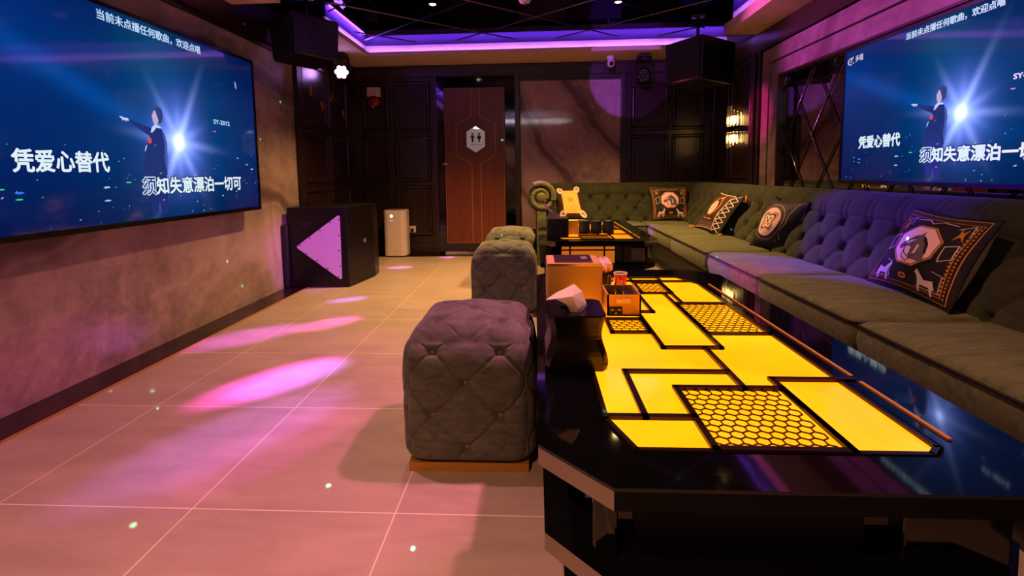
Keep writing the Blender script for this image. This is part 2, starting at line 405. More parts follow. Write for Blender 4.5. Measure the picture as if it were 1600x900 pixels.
# right wall: wood bay with the wall lamp, pale marble frame, smoked mirror behind the lattice
fr_ = lambda a, z, d: (XR - d, a, z)
mb = MB()
for a0, a1 in ((4.80, 5.28), (5.33, 5.80)): moulding_rect(mb, a0, a1, .9, 2.06, .045, .018, fr_)
mb.box(XR - .03, XR, 4.75, YB, 2.10, 2.25).box(XR - .035, XR, YF, 4.75, 2.07, 2.245).box(XR - .05, XR, YF, 4.75, 2.07, 2.10)
for a, th in ((4.56, .05), (4.61, .035), (4.66, .05), (4.70, .025)): mb.box(XR - th, XR, a, a + .035, 0, 2.08)
struct(mb.build('trim_13', M['wood'], bevel=.006))
struct(MB().box(XR - .006, XR, 4.75, YB, 0, 2.25).build('wall_right_wood', M['wood']))
struct(MB().box(XR - .03, XR, YF, 4.545, 1.94, 2.062).box(XR - .03, XR, 4.425, 4.545, 0, 1.94)
       .box(XR - .03, XR, YF, 4.395, 1.80, 1.925).box(XR - .03, XR, 4.225, 4.395, 0, 1.80).box(XR - .02, XR, YF, 4.5, 0, .6).build('wall_right_marble', M['marble_frame'], bevel=.004))
struct(MB().box(XR - .045, XR, 4.20, 4.225, .6, 1.80).box(XR - .045, XR, YF, 4.2, 1.785, 1.80).build('trim_14', M['wood']))
struct(MB().box(XR - .012, XR, YF, 4.2, .6, 1.79).build('wall_right_mirror', M['mirror']))
mb = MB()
hw, hh, zt, y0 = .181, .265, 1.785, 3.74
for k in range(-8, 14):
    ys = y0 - k * 2 * hw
    for sg in (1, -1):
        pts = []
        L = (zt - .6) / hh * hw
        ya, yb = ys, ys + sg * L; za, zb = zt, .6
        if yb > 4.19: f = (4.19 - ya) / (yb - ya); yb = 4.19; zb = za + (zb - za) * f
        if ya > 4.19:
            f = (4.19 - ya) / (yb - ya)
            if f >= 1 or f < 0: continue
            za = za + (zb - za) * f; ya = 4.19
        if min(ya, yb) < .2 or abs(yb - ya) < .02: continue
        mb.tube([(XR - .02, ya, za), (XR - .02, yb, zb)], .0055, 4)
struct(mb.build('trim_15', M['wire']))

# ------------------------------------------------------------------ door with mirror-black portal
dc = at_y(742, 258, 5.84)
DL, DR = at_y(697, 300, 5.84).x, at_y(789.5, 300, 5.84).x
DB, DT = at_y(742, 380, 5.84).z, at_y(742, 137, 5.84).z
struct(MB().box(-1.20, DL - .01, YB - .05, YB - .001, .0, 2.165).box(DR + .01, -.245, YB - .05, YB - .001, .0, 2.165)
       .box(DL - .01, DR + .01, YB - .05, YB - .001, DT + .012, 2.165).box(DL - .01, DR + .01, YB - .05, YB - .001, .03, DB - .012).build('trim_16', M['black_steel']))
struct(MB().box(-1.12, -.30, YB - .12, YB - .05, 0, .03).build('trim_17', M['marble_frame'], bevel=.004))
W_, H_ = DR - DL, DT - DB
door = bpy.data.objects.new('door_1', None); COL.objects.link(door); door.location = ((DL + DR) / 2, 5.86, DB); struct(door)
MB().box(-W_ / 2, W_ / 2, -.02, .02, 0, H_).build('door_leaf', M['door'], door, bevel=.003)
mb = MB()
hz = at_y(743, 218, 5.84).z - DB; hx = at_y(743.5, 218, 5.84).x - (DL + DR) / 2
px = 1 / 127.
big = [(hx, 40 * px), (hx + 30.5 * px, 24 * px), (hx + 30.5 * px, -22 * px), (hx, -40 * px)]
for sg in (1, -1):
    p = [(hx + sg * 6.5 * px, H_ - hz - .004), (hx + sg * 6.5 * px, 36 * px), (hx + sg * 30.5 * px, 23 * px), (hx + sg * 30.5 * px, -24 * px), (hx + sg * 7 * px, -37 * px), (hx + sg * 7 * px, -hz + .004)]
    for q in stroke(p, .010): mb.add([(x, -.0212, hz + z) for x, z in q], [(0, 1, 2, 3)])
for q in stroke([(-W_ / 2 + .004, .004 - hz), (-W_ / 2 + .004, H_ - hz - .004), (W_ / 2 - .004, H_ - hz - .004), (W_ / 2 - .004, .004 - hz)], .007, True): mb.add([(x, -.0212, hz + z) for x, z in q], [(0, 1, 2, 3)])
MBl = mb.build('inlay_lines', M['door_line'], door, recalc=False)
hexr = [(hx + 18.5 * px * math.cos(0) * c, 0) for c in (1,)]
hexo = [(hx, 25 * px), (hx + 17 * px, 14 * px), (hx + 17 * px, -13 * px), (hx, -24 * px), (hx - 17 * px, -13 * px), (hx - 17 * px, 14 * px)]
hexi = [(hx + (x - hx) * .84, z * .84) for x, z in hexo]
mb = MB(); n = 6
vs = [(x, -.034, hz + z) for x, z in hexo] + [(x, -.034, hz + z) for x, z in hexi] + [(x, -.02, hz + z) for x, z in hexo] + [(x, -.02, hz + z) for x, z in hexi]
fs = []
for i in range(6):
    j = (i + 1) % 6; fs += [(i, j, 6 + j, 6 + i), (i, 12 + i, 12 + j, j), (6 + i, 6 + j, 18 + j, 18 + i)]
mb.add(vs, fs); mb.build('sign_frame', M['door'], door)
sgn = MB().add([(x, -.0225, hz + z) for x, z in hexi], [tuple(range(6))]).build('restroom_sign', mat('sign_plate', '#bdb6ba', .35, emit='#a8a0a6', strength=.22), door, recalc=False)  # faint glow added to brighten the plate
mb = MB()
def flat(mb, poly, y=-.0235, mi=0):
    for a, b, c in split_tris(poly, 9): mb.add([(p[0], y, p[1]) for p in (a, b, c)], [(0, 1, 2)], mi)
k = .0078
for ox, lady in ((-5.2, 0), (5.2, 1)):
    bx, bz = hx + ox * k, hz + .004
    flat(mb, ngon(bx, bz + 8.2 * k, 1.5 * k, 1.6 * k, 12))
    if lady: flat(mb, [(bx - 2 * k, bz + 6 * k), (bx + 2 * k, bz + 6 * k), (bx + 3.4 * k, bz + 2 * k), (bx + 2.2 * k, bz), (bx + 1.2 * k, bz), (bx + 1.2 * k, bz - 5 * k), (bx - 1.2 * k, bz - 5 * k), (bx - 1.2 * k, bz), (bx - 2.2 * k, bz), (bx - 3.4 * k, bz + 2 * k)])
    else: flat(mb, [(bx - 2.4 * k, bz + 6 * k), (bx + 2.4 * k, bz + 6 * k), (bx + 3.6 * k, bz + 1.5 * k), (bx + 2.7 * k, bz + 1.2 * k), (bx + 1.6 * k, bz + 4 * k), (bx + 1.4 * k, bz - 5 * k), (bx - 1.4 * k, bz - 5 * k), (bx - 1.6 * k, bz + 4 * k), (bx - 2.7 * k, bz + 1.2 * k), (bx - 3.6 * k, bz + 1.5 * k)])
for i in range(11):
    if i == 6: continue
    bx = hx + (-8 + i * 1.6) * k; flat(mb, [(bx, hz - 7.4 * k), (bx + 1.1 * k, hz - 7.4 * k), (bx + 1.1 * k, hz - 8.6 * k), (bx, hz - 8.6 * k)])
mb.build('pictograms', mat('sign_ink', '#0a0a10', .5), sgn, recalc=False)
mb = MB(); flat(mb, [(hx, hz + .84 * 24 * px), (hx + 6.6 * px, hz + 15.3 * px), (hx - 4.5 * px, hz + 17 * px)], -.0232)
mb.build('lit_window_gap', emis('lit_gap', (1, .93, .85), 1.6), sgn, recalc=False)
hd = at_y(690, 256, 5.82)
lx, lz = hd.x - door.location.x, hd.z - DB
hnd = MB().lathe([(.026, 0), (.026, .012), (.012, .016), (.012, .05)], 16, 0, TX((lx, -.0, lz)) @ RX(PI / 2)).tube([(lx, -.05, lz), (lx + .03, -.055, lz), (lx + .10, -.052, lz - .006)], .010, 8).build('door_handle', M['chrome'], door)

# ------------------------------------------------------------------ televisions with the karaoke picture
m = mat('karaoke_picture', '#020204', .06, spec=.5); t = NT(m)
uv = t.n('ShaderNodeUVMap'); sp = t.n('ShaderNodeSeparateXYZ'); t.t.links.new(uv.outputs[0], sp.inputs[0])
U, V = sp.outputs[0], sp.outputs[1]
A = lambda u: t.m('MULTIPLY', u, 16 / 9)
def gauss(cu, cv, su, sv, rot=0):
    du = t.m('MULTIPLY', t.m('SUBTRACT', U, cu), 16 / 9); dv = t.m('SUBTRACT', V, cv)
    c, s = math.cos(rot), math.sin(rot)
    a = t.m('ADD', t.m('MULTIPLY', du, c), t.m('MULTIPLY', dv, s)); b = t.m('SUBTRACT', t.m('MULTIPLY', dv, c), t.m('MULTIPLY', du, s))
    q = t.m('ADD', t.m('POWER', t.m('ABSOLUTE', t.m('DIVIDE', a, su)), 2.), t.m('POWER', t.m('ABSOLUTE', t.m('DIVIDE', b, sv)), 2.))
    return t.m('EXPONENT', t.m('MULTIPLY', q, -1.))
cmb = t.n('ShaderNodeCombineXYZ'); t.put(cmb.inputs[0], A(U)); t.put(cmb.inputs[1], V)
cloud = t.noise(cmb.outputs[0], 2.4, 4, .55, .4)
base = t.ramp(t.m('ADD', V, t.m('MULTIPLY', t.m('SUBTRACT', cloud, .5), .35)), [(0, (.0006, .004, .07)), (.35, (.0008, .015, .12)), (.62, (.001, .019, .14)), (1, (.0006, .007, .075))])
def addc(c, f, col, k): return t.mix(t.m('MULTIPLY', f, k), c, col, 'ADD')
c = base
c = addc(c, gauss(.02, .15, .55, .30), (.0, .05, .30), .45)
c = addc(c, gauss(.30, .40, .62, .055, .40), (.001, .085, .42), .38)
c = addc(c, gauss(.60, .50, .50, .55), (.0, .05, .12), .75)
c = addc(c, gauss(.50, .10, .18, .30), (.0, .06, .07), .5)
c = addc(c, gauss(.592, .588, .17, .24), (.06, .11, .60), .8)
c = addc(c, gauss(.592, .588, .12, .155), (.20, .24, .74), .9)
c = addc(c, gauss(.592, .588, .026, .030), (.6, .9, .9), 1.1)
for ang, L in ((.10, .20), (1.05, .19), (-1.12, .26), (2.0, .12), (.5, .10), (-.45, .12), (1.6, .12)):
    c = addc(c, gauss(.592, .588, L * 1.1, .024, ang), (.32, .40, .9), .75)
t.t.links.new(c, t.b.inputs['Emission Color']); t.b.inputs['Emission Strength'].default_value = .68
M['picture'] = m
PIC = dict(jacket=emis('singer_jacket', (.012, .03, .17)), jacket_lit=emis('singer_jacket_lit', (.06, .10, .40)), face=emis('singer_face', (.50, .42, .62)), hair=emis('singer_hair', (.03, .05, .2)),
           shirt=emis('singer_shirt', (.55, .62, .95)), red=emis('red_rose', (.75, .06, .12)), trouser=emis('singer_trousers', (.008, .025, .16)),
           white=emis('caption_white', (.72, .88, .95), .78), outline=emis('caption_outline', (.002, .006, .10)), blue=emis('caption_blue', (.005, .02, .22)),
           logo=emis('logo_white', (.62, .50, .62), .8), small=emis('small_caption', (.45, .62, .85), .9),
           sp0=emis('speck_pale', (.40, .55, .85)), sp1=emis('speck_green', (.02, .55, .25)), sp2=emis('speck_blue', (.02, .18, .95)), sp3=emis('speck_pink', (.6, .12, .6)))
def television(name, label, W, fn0):
    # fn0(u, v, d): point on the screen plane, u from the left, v from the top, d towards the room
    H = W * 9 / 16; b = .013; eu, ev = b / W, b / H
    o = thing(name, label, 'television', fn0(.5, 1 + ev, 0))
    org = Vector(o.location)
    fn = lambda u, v, d=0: tuple(Vector(fn0(u, v, d)) - org)
    mb = MB()
    def ring(ua, va, ub, vb): return [(ua, va), (ub, va), (ub, vb), (ua, vb)]
    ro, ri, rb = ring(-eu, -ev, 1 + eu, 1 + ev), ring(0, 0, 1, 1), ring(.004, .007, .996, .988)
    vs = [fn(u, v, .004) for u, v in ro] + [fn(u, v, .004) for u, v in rb] + [fn(u, v, -.05) for u, v in ro] + [fn(u, v, -.004) for u, v in rb]
    fs = []
    for i in range(4):
        j = (i + 1) % 4; fs += [(i, j, 4 + j, 4 + i), (i, 8 + i, 8 + j, j), (4 + i, 4 + j, 12 + j, 12 + i)]
    fs.append((8, 9, 10, 11)); mb.add(vs, fs)
    mb.build('bezel', M['bezel'], o)
    MB().add([fn(u, v, d) for d in (-.05, -.115) for u, v in ring(.3, .3, .7, .75)], [(0, 1, 2, 3), (4, 5, 6, 7), (0, 1, 5, 4), (1, 2, 6, 5), (2, 3, 7, 6), (3, 0, 4, 7)]).build('wall_bracket', M['black_plastic'], o)
    me = bpy.data.meshes.new('screen'); me.from_pydata([fn(u, v, -.002) for u, v in ri], [], [(0, 1, 2, 3)])
    ul = me.uv_layers.new(name='UVMap')
    for i, (u, v) in enumerate(ri): ul.data[i].uv = (u, v)
    me.materials.append(M['picture']); sc = bpy.data.objects.new('screen', me); COL.objects.link(sc); sc.parent = o
    keys = list(PIC)
    def art(nm, polys, base=0):
        mb = MB(); mats = []
        for i, (k, poly) in enumerate(polys):
            if k not in mats: mats.append(k)
            for tri in split_tris(poly, 9): mb.add([fn(u, v, -.0014 + base + i * .00003) for u, v in tri], [(0, 1, 2)], mats.index(k))
        return mb.build(nm, [PIC[k] for k in mats], sc, recalc=False)
    art('singer_picture', [
        ('trouser', [(.455, .75), (.533, .74), (.530, .90), (.525, .965), (.505, .97), (.498, .90), (.490, .96), (.470, .95), (.458, .86)]),
        ('jacket', [(.497, .525), (.483, .56), (.472, .60), (.462, .645), (.452, .70), (.450, .765), (.485, .79), (.535, .765), (.541, .68), (.543, .60), (.538, .555), (.525, .525)]),
        ('jacket_lit', [(.527, .530), (.538, .556), (.543, .60), (.541, .68), (.536, .765), (.530, .70), (.533, .60)]),
        ('jacket', [(.470, .60), (.462, .645), (.458, .70), (.475, .69), (.495, .72), (.490, .63)]),
        ('jacket', [(.492, .53), (.455, .515), (.415, .497), (.412, .508), (.452, .545), (.482, .57)]),
        ('shirt', [(.485, .552), (.490, .525), (.503, .505), (.522, .515), (.526, .524), (.507, .523), (.493, .548)]),
        ('hair', [(.500, .438), (.506, .422), (.520, .414), (.532, .425), (.535, .455), (.530, .490), (.520, .502), (.510, .478)]),
        ('face', [(.501, .438), (.497, .455), (.493, .465), (.4955, .478), (.4965, .496), (.502, .508), (.511, .510), (.517, .485), (.511, .455), (.507, .436)]),
        ('shirt', [(.384, .490), (.392, .489), (.402, .494), (.413, .494), (.414, .507), (.407, .504), (.405, .511), (.400, .502), (.395, .509), (.393, .500)]),
        ('shirt', [(.470, .612), (.464, .640), (.459, .650), (.463, .625)]),
        ('red', [(.474, .580), (.482, .576), (.487, .586), (.485, .602), (.477, .608), (.471, .598)])])
    rnd = random.Random(5); sp = []
    for i in range(90):
        u = rnd.random() ** .9; v = .68 + .30 * rnd.random() if rnd.random() < .8 else .60 + .1 * rnd.random()
        if .1 < u < .36 and .66 < v < .75 or .43 < u < .9 and .77 < v < .87: continue
        wv = .0012 + .005 * rnd.random() ** 3; hv = .0014 + .0022 * rnd.random()
        k = rnd.choice(['sp0', 'sp0', 'sp0', 'sp2', 'sp1', 'sp3']) if v > .8 else rnd.choice(['sp0', 'sp1', 'sp2'])
        sp.append((k, [(u - wv, v + hv), (u, v - hv), (u + wv, v - hv * 1.3), (u + wv * .6, v + hv * .6)]))
    for k, u, v, wv in (('sp2', .122, .83, .010), ('sp1', .12, .855, .008), ('sp1', .088, .815, .007), ('sp0', .60, .79, .012), ('sp1', .397, .80, .009), ('sp0', .93, .70, .008), ('sp0', .96, .73, .009), ('sp0', .33, .82, .01), ('sp3', .758, .505, .008), ('sp0', .875, .66, .006), ('sp0', .33, .88, .009)):
        sp.append((k, ngon(u, v, wv, wv * .45, 8, .3)))
    sp.append(('sp0', [(.885, .165), (.890, .170), (.894, .20), (.893, .215), (.888, .20)]))
    art('light_specks', sp)
    def cap(nm, body, u0, u1, v0, v1, bold, d, key):
        me0 = fit_text(text_mesh(body, 1), u0, u1, -v1, -v0)
        mb = MB(); vs = [tuple(v.co) for v in me0.vertices]; fs = [tuple(p.vertices) for p in me0.polygons]
        for k_, (ox, oy) in enumerate([(0, 0)] + ([(math.cos(q * PI / 4), math.sin(q * PI / 4)) for q in range(8)] if bold else [])):
            mb.add([fn(x + ox * bold / W, -(y + oy * bold / H), d + k_ * .000015) for x, y, z in vs], fs)
        bpy.data.meshes.remove(me0)
        return mb.build(nm, PIC[key], sc, recalc=False)
    cap('caption', '凭爱心替代', .114, .342, .663, .750, .0085, .0002, 'outline')
    cap('caption', '凭爱心替代', .114, .342, .663, .750, .0028, .0006, 'white')
    cw = (.888 - .440) / 9
    cap('caption', '须', .442, .440 + cw * .97, .777, .864, .0062, .0006, 'white')
    cap('caption', '须', .442, .440 + cw * .97, .777, .864, .0012, .0009, 'blue')
    cap('caption', '知失意漂泊一切可', .440 + cw * 1.03, .886, .777, .864, .0085, .0002, 'outline')
    cap('caption', '知失意漂泊一切可', .440 + cw * 1.03, .886, .777, .864, .0028, .0006, 'white')
    cap('banner_text', '当前未点播任何歌曲，欢迎点唱', .344, .714, .024, .070, .0009, .0004, 'small')
    cap('corner_code', 'SY-2012', .757, .842, .432, .458, .0009, .0004, 'small')
    # corner emblem: open ring with a tick, then two characters
    pts = [(.034 + .014 * math.cos(a), .083 + .024 * math.sin(a)) for a in [math.radians(q) for q in range(-60, -320, -20)]]
    art('corner_emblem', [('logo', q) for q in stroke(pts, .007)] + [('logo', q) for q in stroke([(.036, .088), (.050, .052)], .006)] + [('logo', ngon(.053, .098, .004, .006, 8))], .0015)
    cap('corner_emblem', '多唱', .066, .112, .050, .098, .0008, .0004, 'logo')
    return o
aT, WLt, zLt, hLt = 2.13, 1.948, 3.577, .756
television('television', 'large wall television on left marble wall showing a singer and captions', WLt, lambda u, v, d: (-aT + d, zLt - WLt + u * WLt, hLt + WLt * 9 / 16 * (1 - v)))
bT, WRt, zRt, hRt = 2.04, 1.495, 3.311, .9142
television('television', 'wall television above the long sofa in front of lattice mirror', WRt, lambda u, v, d: (bT - d, zRt - u * WRt, hRt + WRt * 9 / 16 * (1 - v)))

# ------------------------------------------------------------------ amber-lit tables
def onyx_table(name, label, loc, far=False, sy=1.0):
    o = thing(name, label, 'table', loc)
    Wd, Ln, c, ht = .88, 1.70 * sy, .12, .50
    y = lambda v: (v - .72) * sy
    oct_ = lambda i: [(i, c + i * .6), (c + i * .6, i), (Wd - c - i * .6, i), (Wd - i, c + i * .6), (Wd - i, Ln - c - i * .6), (Wd - c - i * .6, Ln - i), (c + i * .6, Ln - i), (i, Ln - c - i * .6)]
    G = [(.14, y(.935)), (.178, y(.828)), (.69, y(.828)), (.715, y(.85)), (.715, y(2.12)), (.66, y(2.25)), (.19, y(2.25)), (.14, y(2.16))]
    # top slab: ring of lacquer around the lit field
    mb = MB(); n = 8; ou = oct_(0)
    vs = [(x, q, ht) for x, q in ou] + [(x, q, ht) for x, q in [G[7], G[1], G[2], G[3], G[4], G[5], G[6], G[7]]]
    mb = MB()
    Gi = [(.13, y(.92)), (.17, y(.818)), (.70, y(.818)), (.727, y(.85)), (.727, y(2.13)), (.67, y(2.265)), (.18, y(2.265)), (.13, y(2.17))]
    vs = [(x, q, ht) for x, q in ou] + [(x, q, ht) for x, q in Gi]
    mb.add(vs, [(i, (i + 1) % 8, 8 + (i + 1) % 8, 8 + i) for i in range(8)])
    mb.add([(x, q, ht) for x, q in Gi] + [(x, q, ht - .006) for x, q in Gi], [(i, (i + 1) % 8, 8 + (i + 1) % 8, 8 + i) for i in range(8)])
    mb.add([(x, q, ht) for x, q in ou] + [(x, q, ht - .006) for x, q in ou], [(i, (i + 1) % 8, 8 + (i + 1) % 8, 8 + i) for i in range(8)])
    mb.build('tabletop', M['lacquer'], o, recalc=True)
    def rim(ins, z0, z1, nm, bv=0):
        q = MB().prism(oct_(ins), z0, z1); q.mi = [1 if i in (1, 5, 8, 9) else 0 for i in range(len(q.f))]  # front and back faces black: dark floor reflection put into the colour
        return q.build(nm, [M['black_chrome'], M['lacquer_soft']], o, bevel=bv)
    rim(.001, ht - .04, ht - .006, 'tabletop_edge')
    MB().add([(x, q, ht - .004) for x, q in G], [tuple(range(8))]).build('lit_onyx_panel', M['onyx_far' if far else 'onyx'], o)
    # bronze dividers
    mb = MB(); wd = .014
    def bar(x0, y0, x1, y1, w_=wd):
        a, b = Vector((x0, y(y0), 0)), Vector((x1, y(y1), 0)); d = b - a; L = d.length
        mb.box(-w_ / 2, L + w_ / 2, -w_ / 2, w_ / 2, ht - .004, ht + .004, 0, TX(a) @ RZ(math.atan2(d.y, d.x)))
    hexes = [(.32, .56, .832, 1.08), (.525, .712, 1.455, 1.795), (.435, .555, 1.95, 2.14), (.235, .352, 1.465, 1.60), (.435, .565, 2.17, 2.24)]
    for x0, x1, a, b in hexes:
        bar(x0, a, x1, a); bar(x0, b, x1, b); bar(x0, a, x0, b); bar(x1, a, x1, b)
    for s_ in ((.14, .945, .32, .945), (.22, .945, .22, 1.17), (.22, 1.17, .475, 1.17), (.475, 1.08, .475, 1.335), (.56, .832, .56, 1.13), (.56, 1.13, .745, 1.13),
               (.358, 1.335, .52, 1.335), (.358, 1.335, .358, 1.69), (.52, 1.335, .52, 1.95), (.358, 1.685, .415, 1.685), (.412, 1.685, .412, 1.99), (.435, 1.95, .412, 1.99),
               (.55, 1.80, .55, 2.12), (.56, 2.16, .70, 2.16), (.14, 2.0, .412, 2.0), (.16, 2.17, .43, 2.17)): bar(*s_)
    for i in range(8):
        (x0, q0), (x1, q1) = G[i], G[(i + 1) % 8]; a = Vector((x0, q0, 0)); d = Vector((x1 - x0, q1 - q0, 0))
        mb.box(-.003, d.length + .003, -.005, .005, ht - .004, ht + .002, 0, TX(a) @ RZ(math.atan2(d.y, d.x)))
    mb.build('divider_frame', M['frame'], o)
    # honeycomb screens
    for x0, x1, a, b in hexes[:4]:
        mb = MB(); r = .0145; sx = r * math.sqrt(3); sy_ = 1.5 * r; row = 0; yy = y(a) + .01
        def seg(p, q):
            d = Vector((q[0] - p[0], q[1] - p[1], 0)); mb.box(0, d.length, -.0012, .0012, ht - .0035, ht - .0012, 0, TX((p[0], p[1], 0)) @ RZ(math.atan2(d.y, d.x)))
        while yy < y(b) - .006:
            xx = x0 + .01 + (sx / 2 if row % 2 else 0)
            while xx < x1 - .006:
                P_ = [(xx + r * math.sin(q * PI / 3), yy + r * math.cos(q * PI / 3)) for q in range(6)]
                for q in (0, 1, 2): 
                    p0, p1 = P_[q], P_[q + 1]
                    if max(p0[0], p1[0]) < x1 - .005 and min(p0[1], p1[1]) > y(a) + .004 and max(p0[1], p1[1]) < y(b) - .004: seg(p0, p1)
                xx += sx
            yy += sy_; row += 1
        mb.build('honeycomb_screen', M['frame'], o)
    mb = MB().box(.752, .760, y(.872), y(1.115), ht, ht + .004).box(.752, .760, y(1.145), y(2.10), ht, ht + .004)
    mb.build('gold_inlay', M['gold'], o)
    # recessed waist, second slab, pedestal, plinth
    def inner(f, k_): return [(f, f + .06), (f + .05, k_), (Wd - f - .05, k_), (Wd - f, f + .06), (Wd - f, Ln - f - .06), (Wd - f - .05, Ln - k_), (f + .05, Ln - k_), (f, Ln - f - .06)]
    MB().prism(inner(.09, .09), .32, ht - .04).build('waist', M['lacquer'], o)
    rim(.012, .285, .32, 'lower_slab')
    MB().box(.17, .56, .078, .092, .325, .455).build('front_panel', glow('lit_waist_panel', (1, .20, .012), (1, .26, .02), .42) if far else M['lacquer_soft'], o)
    if far: MB().box(.165, .565, .072, .079, .45, .458).box(.165, .565, .072, .079, .418, .428).box(.225, .237, .072, .079, .325, .455).box(.478, .490, .072, .079, .325, .455).build('panel_bars', M['lacquer_soft'], o)
    for x0, x1 in ((.62, .80), (.095, .14)):
        ps = MB().box(x0, x1, .07, .12, .32, ht - .04).build('corner_post', M['lacquer'], o, bevel=.006)
        if x1 > .5 and far: MB().box(x0 + .06, x1 - .02, .066, .072, .345, .435).build('inset_panel', mat('pale_inset', '#5a5048', .3), ps)
    MB().prism(inner(.11, .09), .06, .285).build('pedestal', M['lacquer_soft'], o)
    rim(.06, .0, .06, 'plinth')
    return o
onyx_table('coffee_table', 'black lacquer table with glowing yellow onyx top nearest the camera', (.0, .72, 0))
onyx_table('coffee_table', 'farther black lacquer table with orange lit top before the back sofa', (.02, 3.44, 0), True, .95)
TZ = .5042

# ------------------------------------------------------------------ things on the near table
def tissue_box(label, loc, w_, d_, h_, rotz, wavy, body, tcol):
    o = thing('tissue_box', label, 'tissue box', loc, rotz)
    prof = []
    N = 14
    for i in range(N + 1):
        z = h_ * i / N; k = (.008 * math.sin(PI * 2 * (i / N) + .6) if wavy else 0)
        prof.append((z, k))
    mb = MB(); rings = []
    for z, k in prof:
        e = .012 if z < h_ * .98 else .016
        rings.append([(-w_ / 2 - k + e, -d_ / 2 - k * .3, z), (w_ / 2 + k - e, -d_ / 2 - k * .3, z), (w_ / 2 + k, -d_ / 2 + e, z), (w_ / 2 + k, d_ / 2 - e, z), (w_ / 2 + k - e, d_ / 2, z), (-w_ / 2 - k + e, d_ / 2, z), (-w_ / 2 - k, d_ / 2 - e, z), (-w_ / 2 - k, -d_ / 2 + e, z)])
    vs = [p for r_ in rings for p in r_]; fs = []
    for i in range(N):
        for q in range(8): fs.append((i * 8 + q, i * 8 + (q + 1) % 8, (i + 1) * 8 + (q + 1) % 8, (i + 1) * 8 + q))
    fs.append(tuple(reversed(range(8)))); fs.append(tuple(N * 8 + q for q in range(8)))
    mb.add(vs, fs, 0, False); mb.build('box', body, o, bevel=.004)
    MB().lathe([(.028, h_ + .0005), (.027, h_ + .0015)], 20, 0, Matrix.Diagonal((1.35, .9, 1, 1))).build('opening', M['tolex_dark'], o)
    return o
def tissue(o, h_, pts_fn, nu=16, nv=16, m=None):
    MB().grid(pts_fn, nu, nv).build('tissue', m or M['tissue'], o, recalc=False)
tb = tissue_box('glossy black tissue box with white tissue at the front of the near table', (.099, 1.235, TZ), .142, .165, .142, 0, True, mat('tissue_box_black', '#0a0a0c', .16, spec=.45), None)
K = dict(A=(852, 469, 1.22), B=(869, 457, 1.25), C=(897, 443, 1.27), D=(910, 455, 1.25), E=(917, 475, 1.23), F=(909, 500, 1.20), G=(898, 500, 1.20), H=(885, 476, 1.18), I=(868, 467, 1.185), J=(894, 463, 1.165), L=(880, 452, 1.255), N=(903, 482, 1.175), Q=(905, 492, 1.28))
kk = list(K); vs = [at_y(*K[q]) - Vector(tb.location) for q in kk]
mb = MB().add(vs, [tuple(kk.index(c) for c in f) for f in ('ABI', 'BLI', 'LJI', 'LCJ', 'IJH', 'CDJ', 'DEJ', 'EFN', 'JEN', 'NFG', 'JNG', 'JGH', 'DQE', 'CQD', 'LQC')], 0, False)
tt = mb.build('tissue', M['tissue'], tb, recalc=False)
md = tt.modifiers.new('soft', 'SUBSURF'); md.subdivision_type = 'SIMPLE'; md.levels = md.render_levels = 2
md = tt.modifiers.new('relax', 'SMOOTH'); md.factor = .2; md.iterations = 1
# gold control box
gb = thing('control_box', 'brushed gold box with dark top panel behind the near tissue box', 'control box', (.138, 1.80, TZ))
w_, d_, h_ = .20, .20, .165
MB().box(-w_ / 2, w_ / 2, -d_ / 2, d_ / 2, 0, h_).build('body', mat('gold_case', '#dcb874', .38, .35), gb, bevel=.006)
MB().box(-w_ / 2 + .002, w_ / 2 - .002, -d_ / 2 - .004, -d_ / 2 + .002, h_ - .006, h_ + .002).build('edge_trim', mat('polished_gold', '#ffe0a8', .2, 1), gb)
MB().box(-w_ / 2 + .03, w_ / 2 - .03, -d_ / 2 + .03, d_ / 2 - .02, h_, h_ + .004).build('top_panel', mat('violet_panel', '#2a1a24', .3), gb, bevel=.002)
MB().box(.03, .055, -.03, .03, h_ + .004, h_ + .006).build('button', M['grey_plastic'], gb)
# gold caddy with dividers
cy = thing('caddy', 'gold compartment caddy with wire dividers beside the control box', 'caddy', (.300, 1.69, TZ))
w_, d_, h_ = .115, .15, .075
mb = MB().box(-w_ / 2, w_ / 2, -d_ / 2, -d_ / 2 + .006, 0, h_).box(-w_ / 2, w_ / 2, d_ / 2 - .006, d_ / 2, 0, h_).box(-w_ / 2, -w_ / 2 + .006, -d_ / 2, d_ / 2, 0, h_).box(w_ / 2 - .006, w_ / 2, -d_ / 2, d_ / 2, 0, h_).box(-w_ / 2, w_ / 2, -d_ / 2, d_ / 2, 0, .006)
mb.build('tray', mat('gold_tray', '#e8b858', .34, .4), cy)
MB().box(-.045, -.005, -.06, .06, .01, .05).box(.004, .05, -.06, .06, .01, .062).build('liner', M['black_plastic'], cy)
for xx in (-.030, -.002):
    MB().tube([(xx, -.07, .055), (xx, -.068, .11), (xx - .004, -.01, .125), (xx - .008, .03, .12), (xx - .008, .05, .055)], .0025, 6).build('divider_wire', M['chrome'], cy)
MB().box(-.028, .022, -d_ / 2 - .003, -d_ / 2, .045, .060).build('handle_plate', mat('pale_metal', '#e8d8d0', .3, .8), cy, bevel=.006)
MB().box(-.052, -.006, -d_ / 2 - .004, -d_ / 2, .004, .034).build('socket_plate', M['black_plastic'], cy, bevel=.003)
MB().box(-.046, -.036, -d_ / 2 - .0055, -d_ / 2 - .004, .022, .026).box(-.022, -.012, -d_ / 2 - .0055, -d_ / 2 - .004, .022, .026).box(-.032, -.026, -d_ / 2 - .0055, -d_ / 2 - .004, .01, .014).build('socket', M['chrome'], cy)
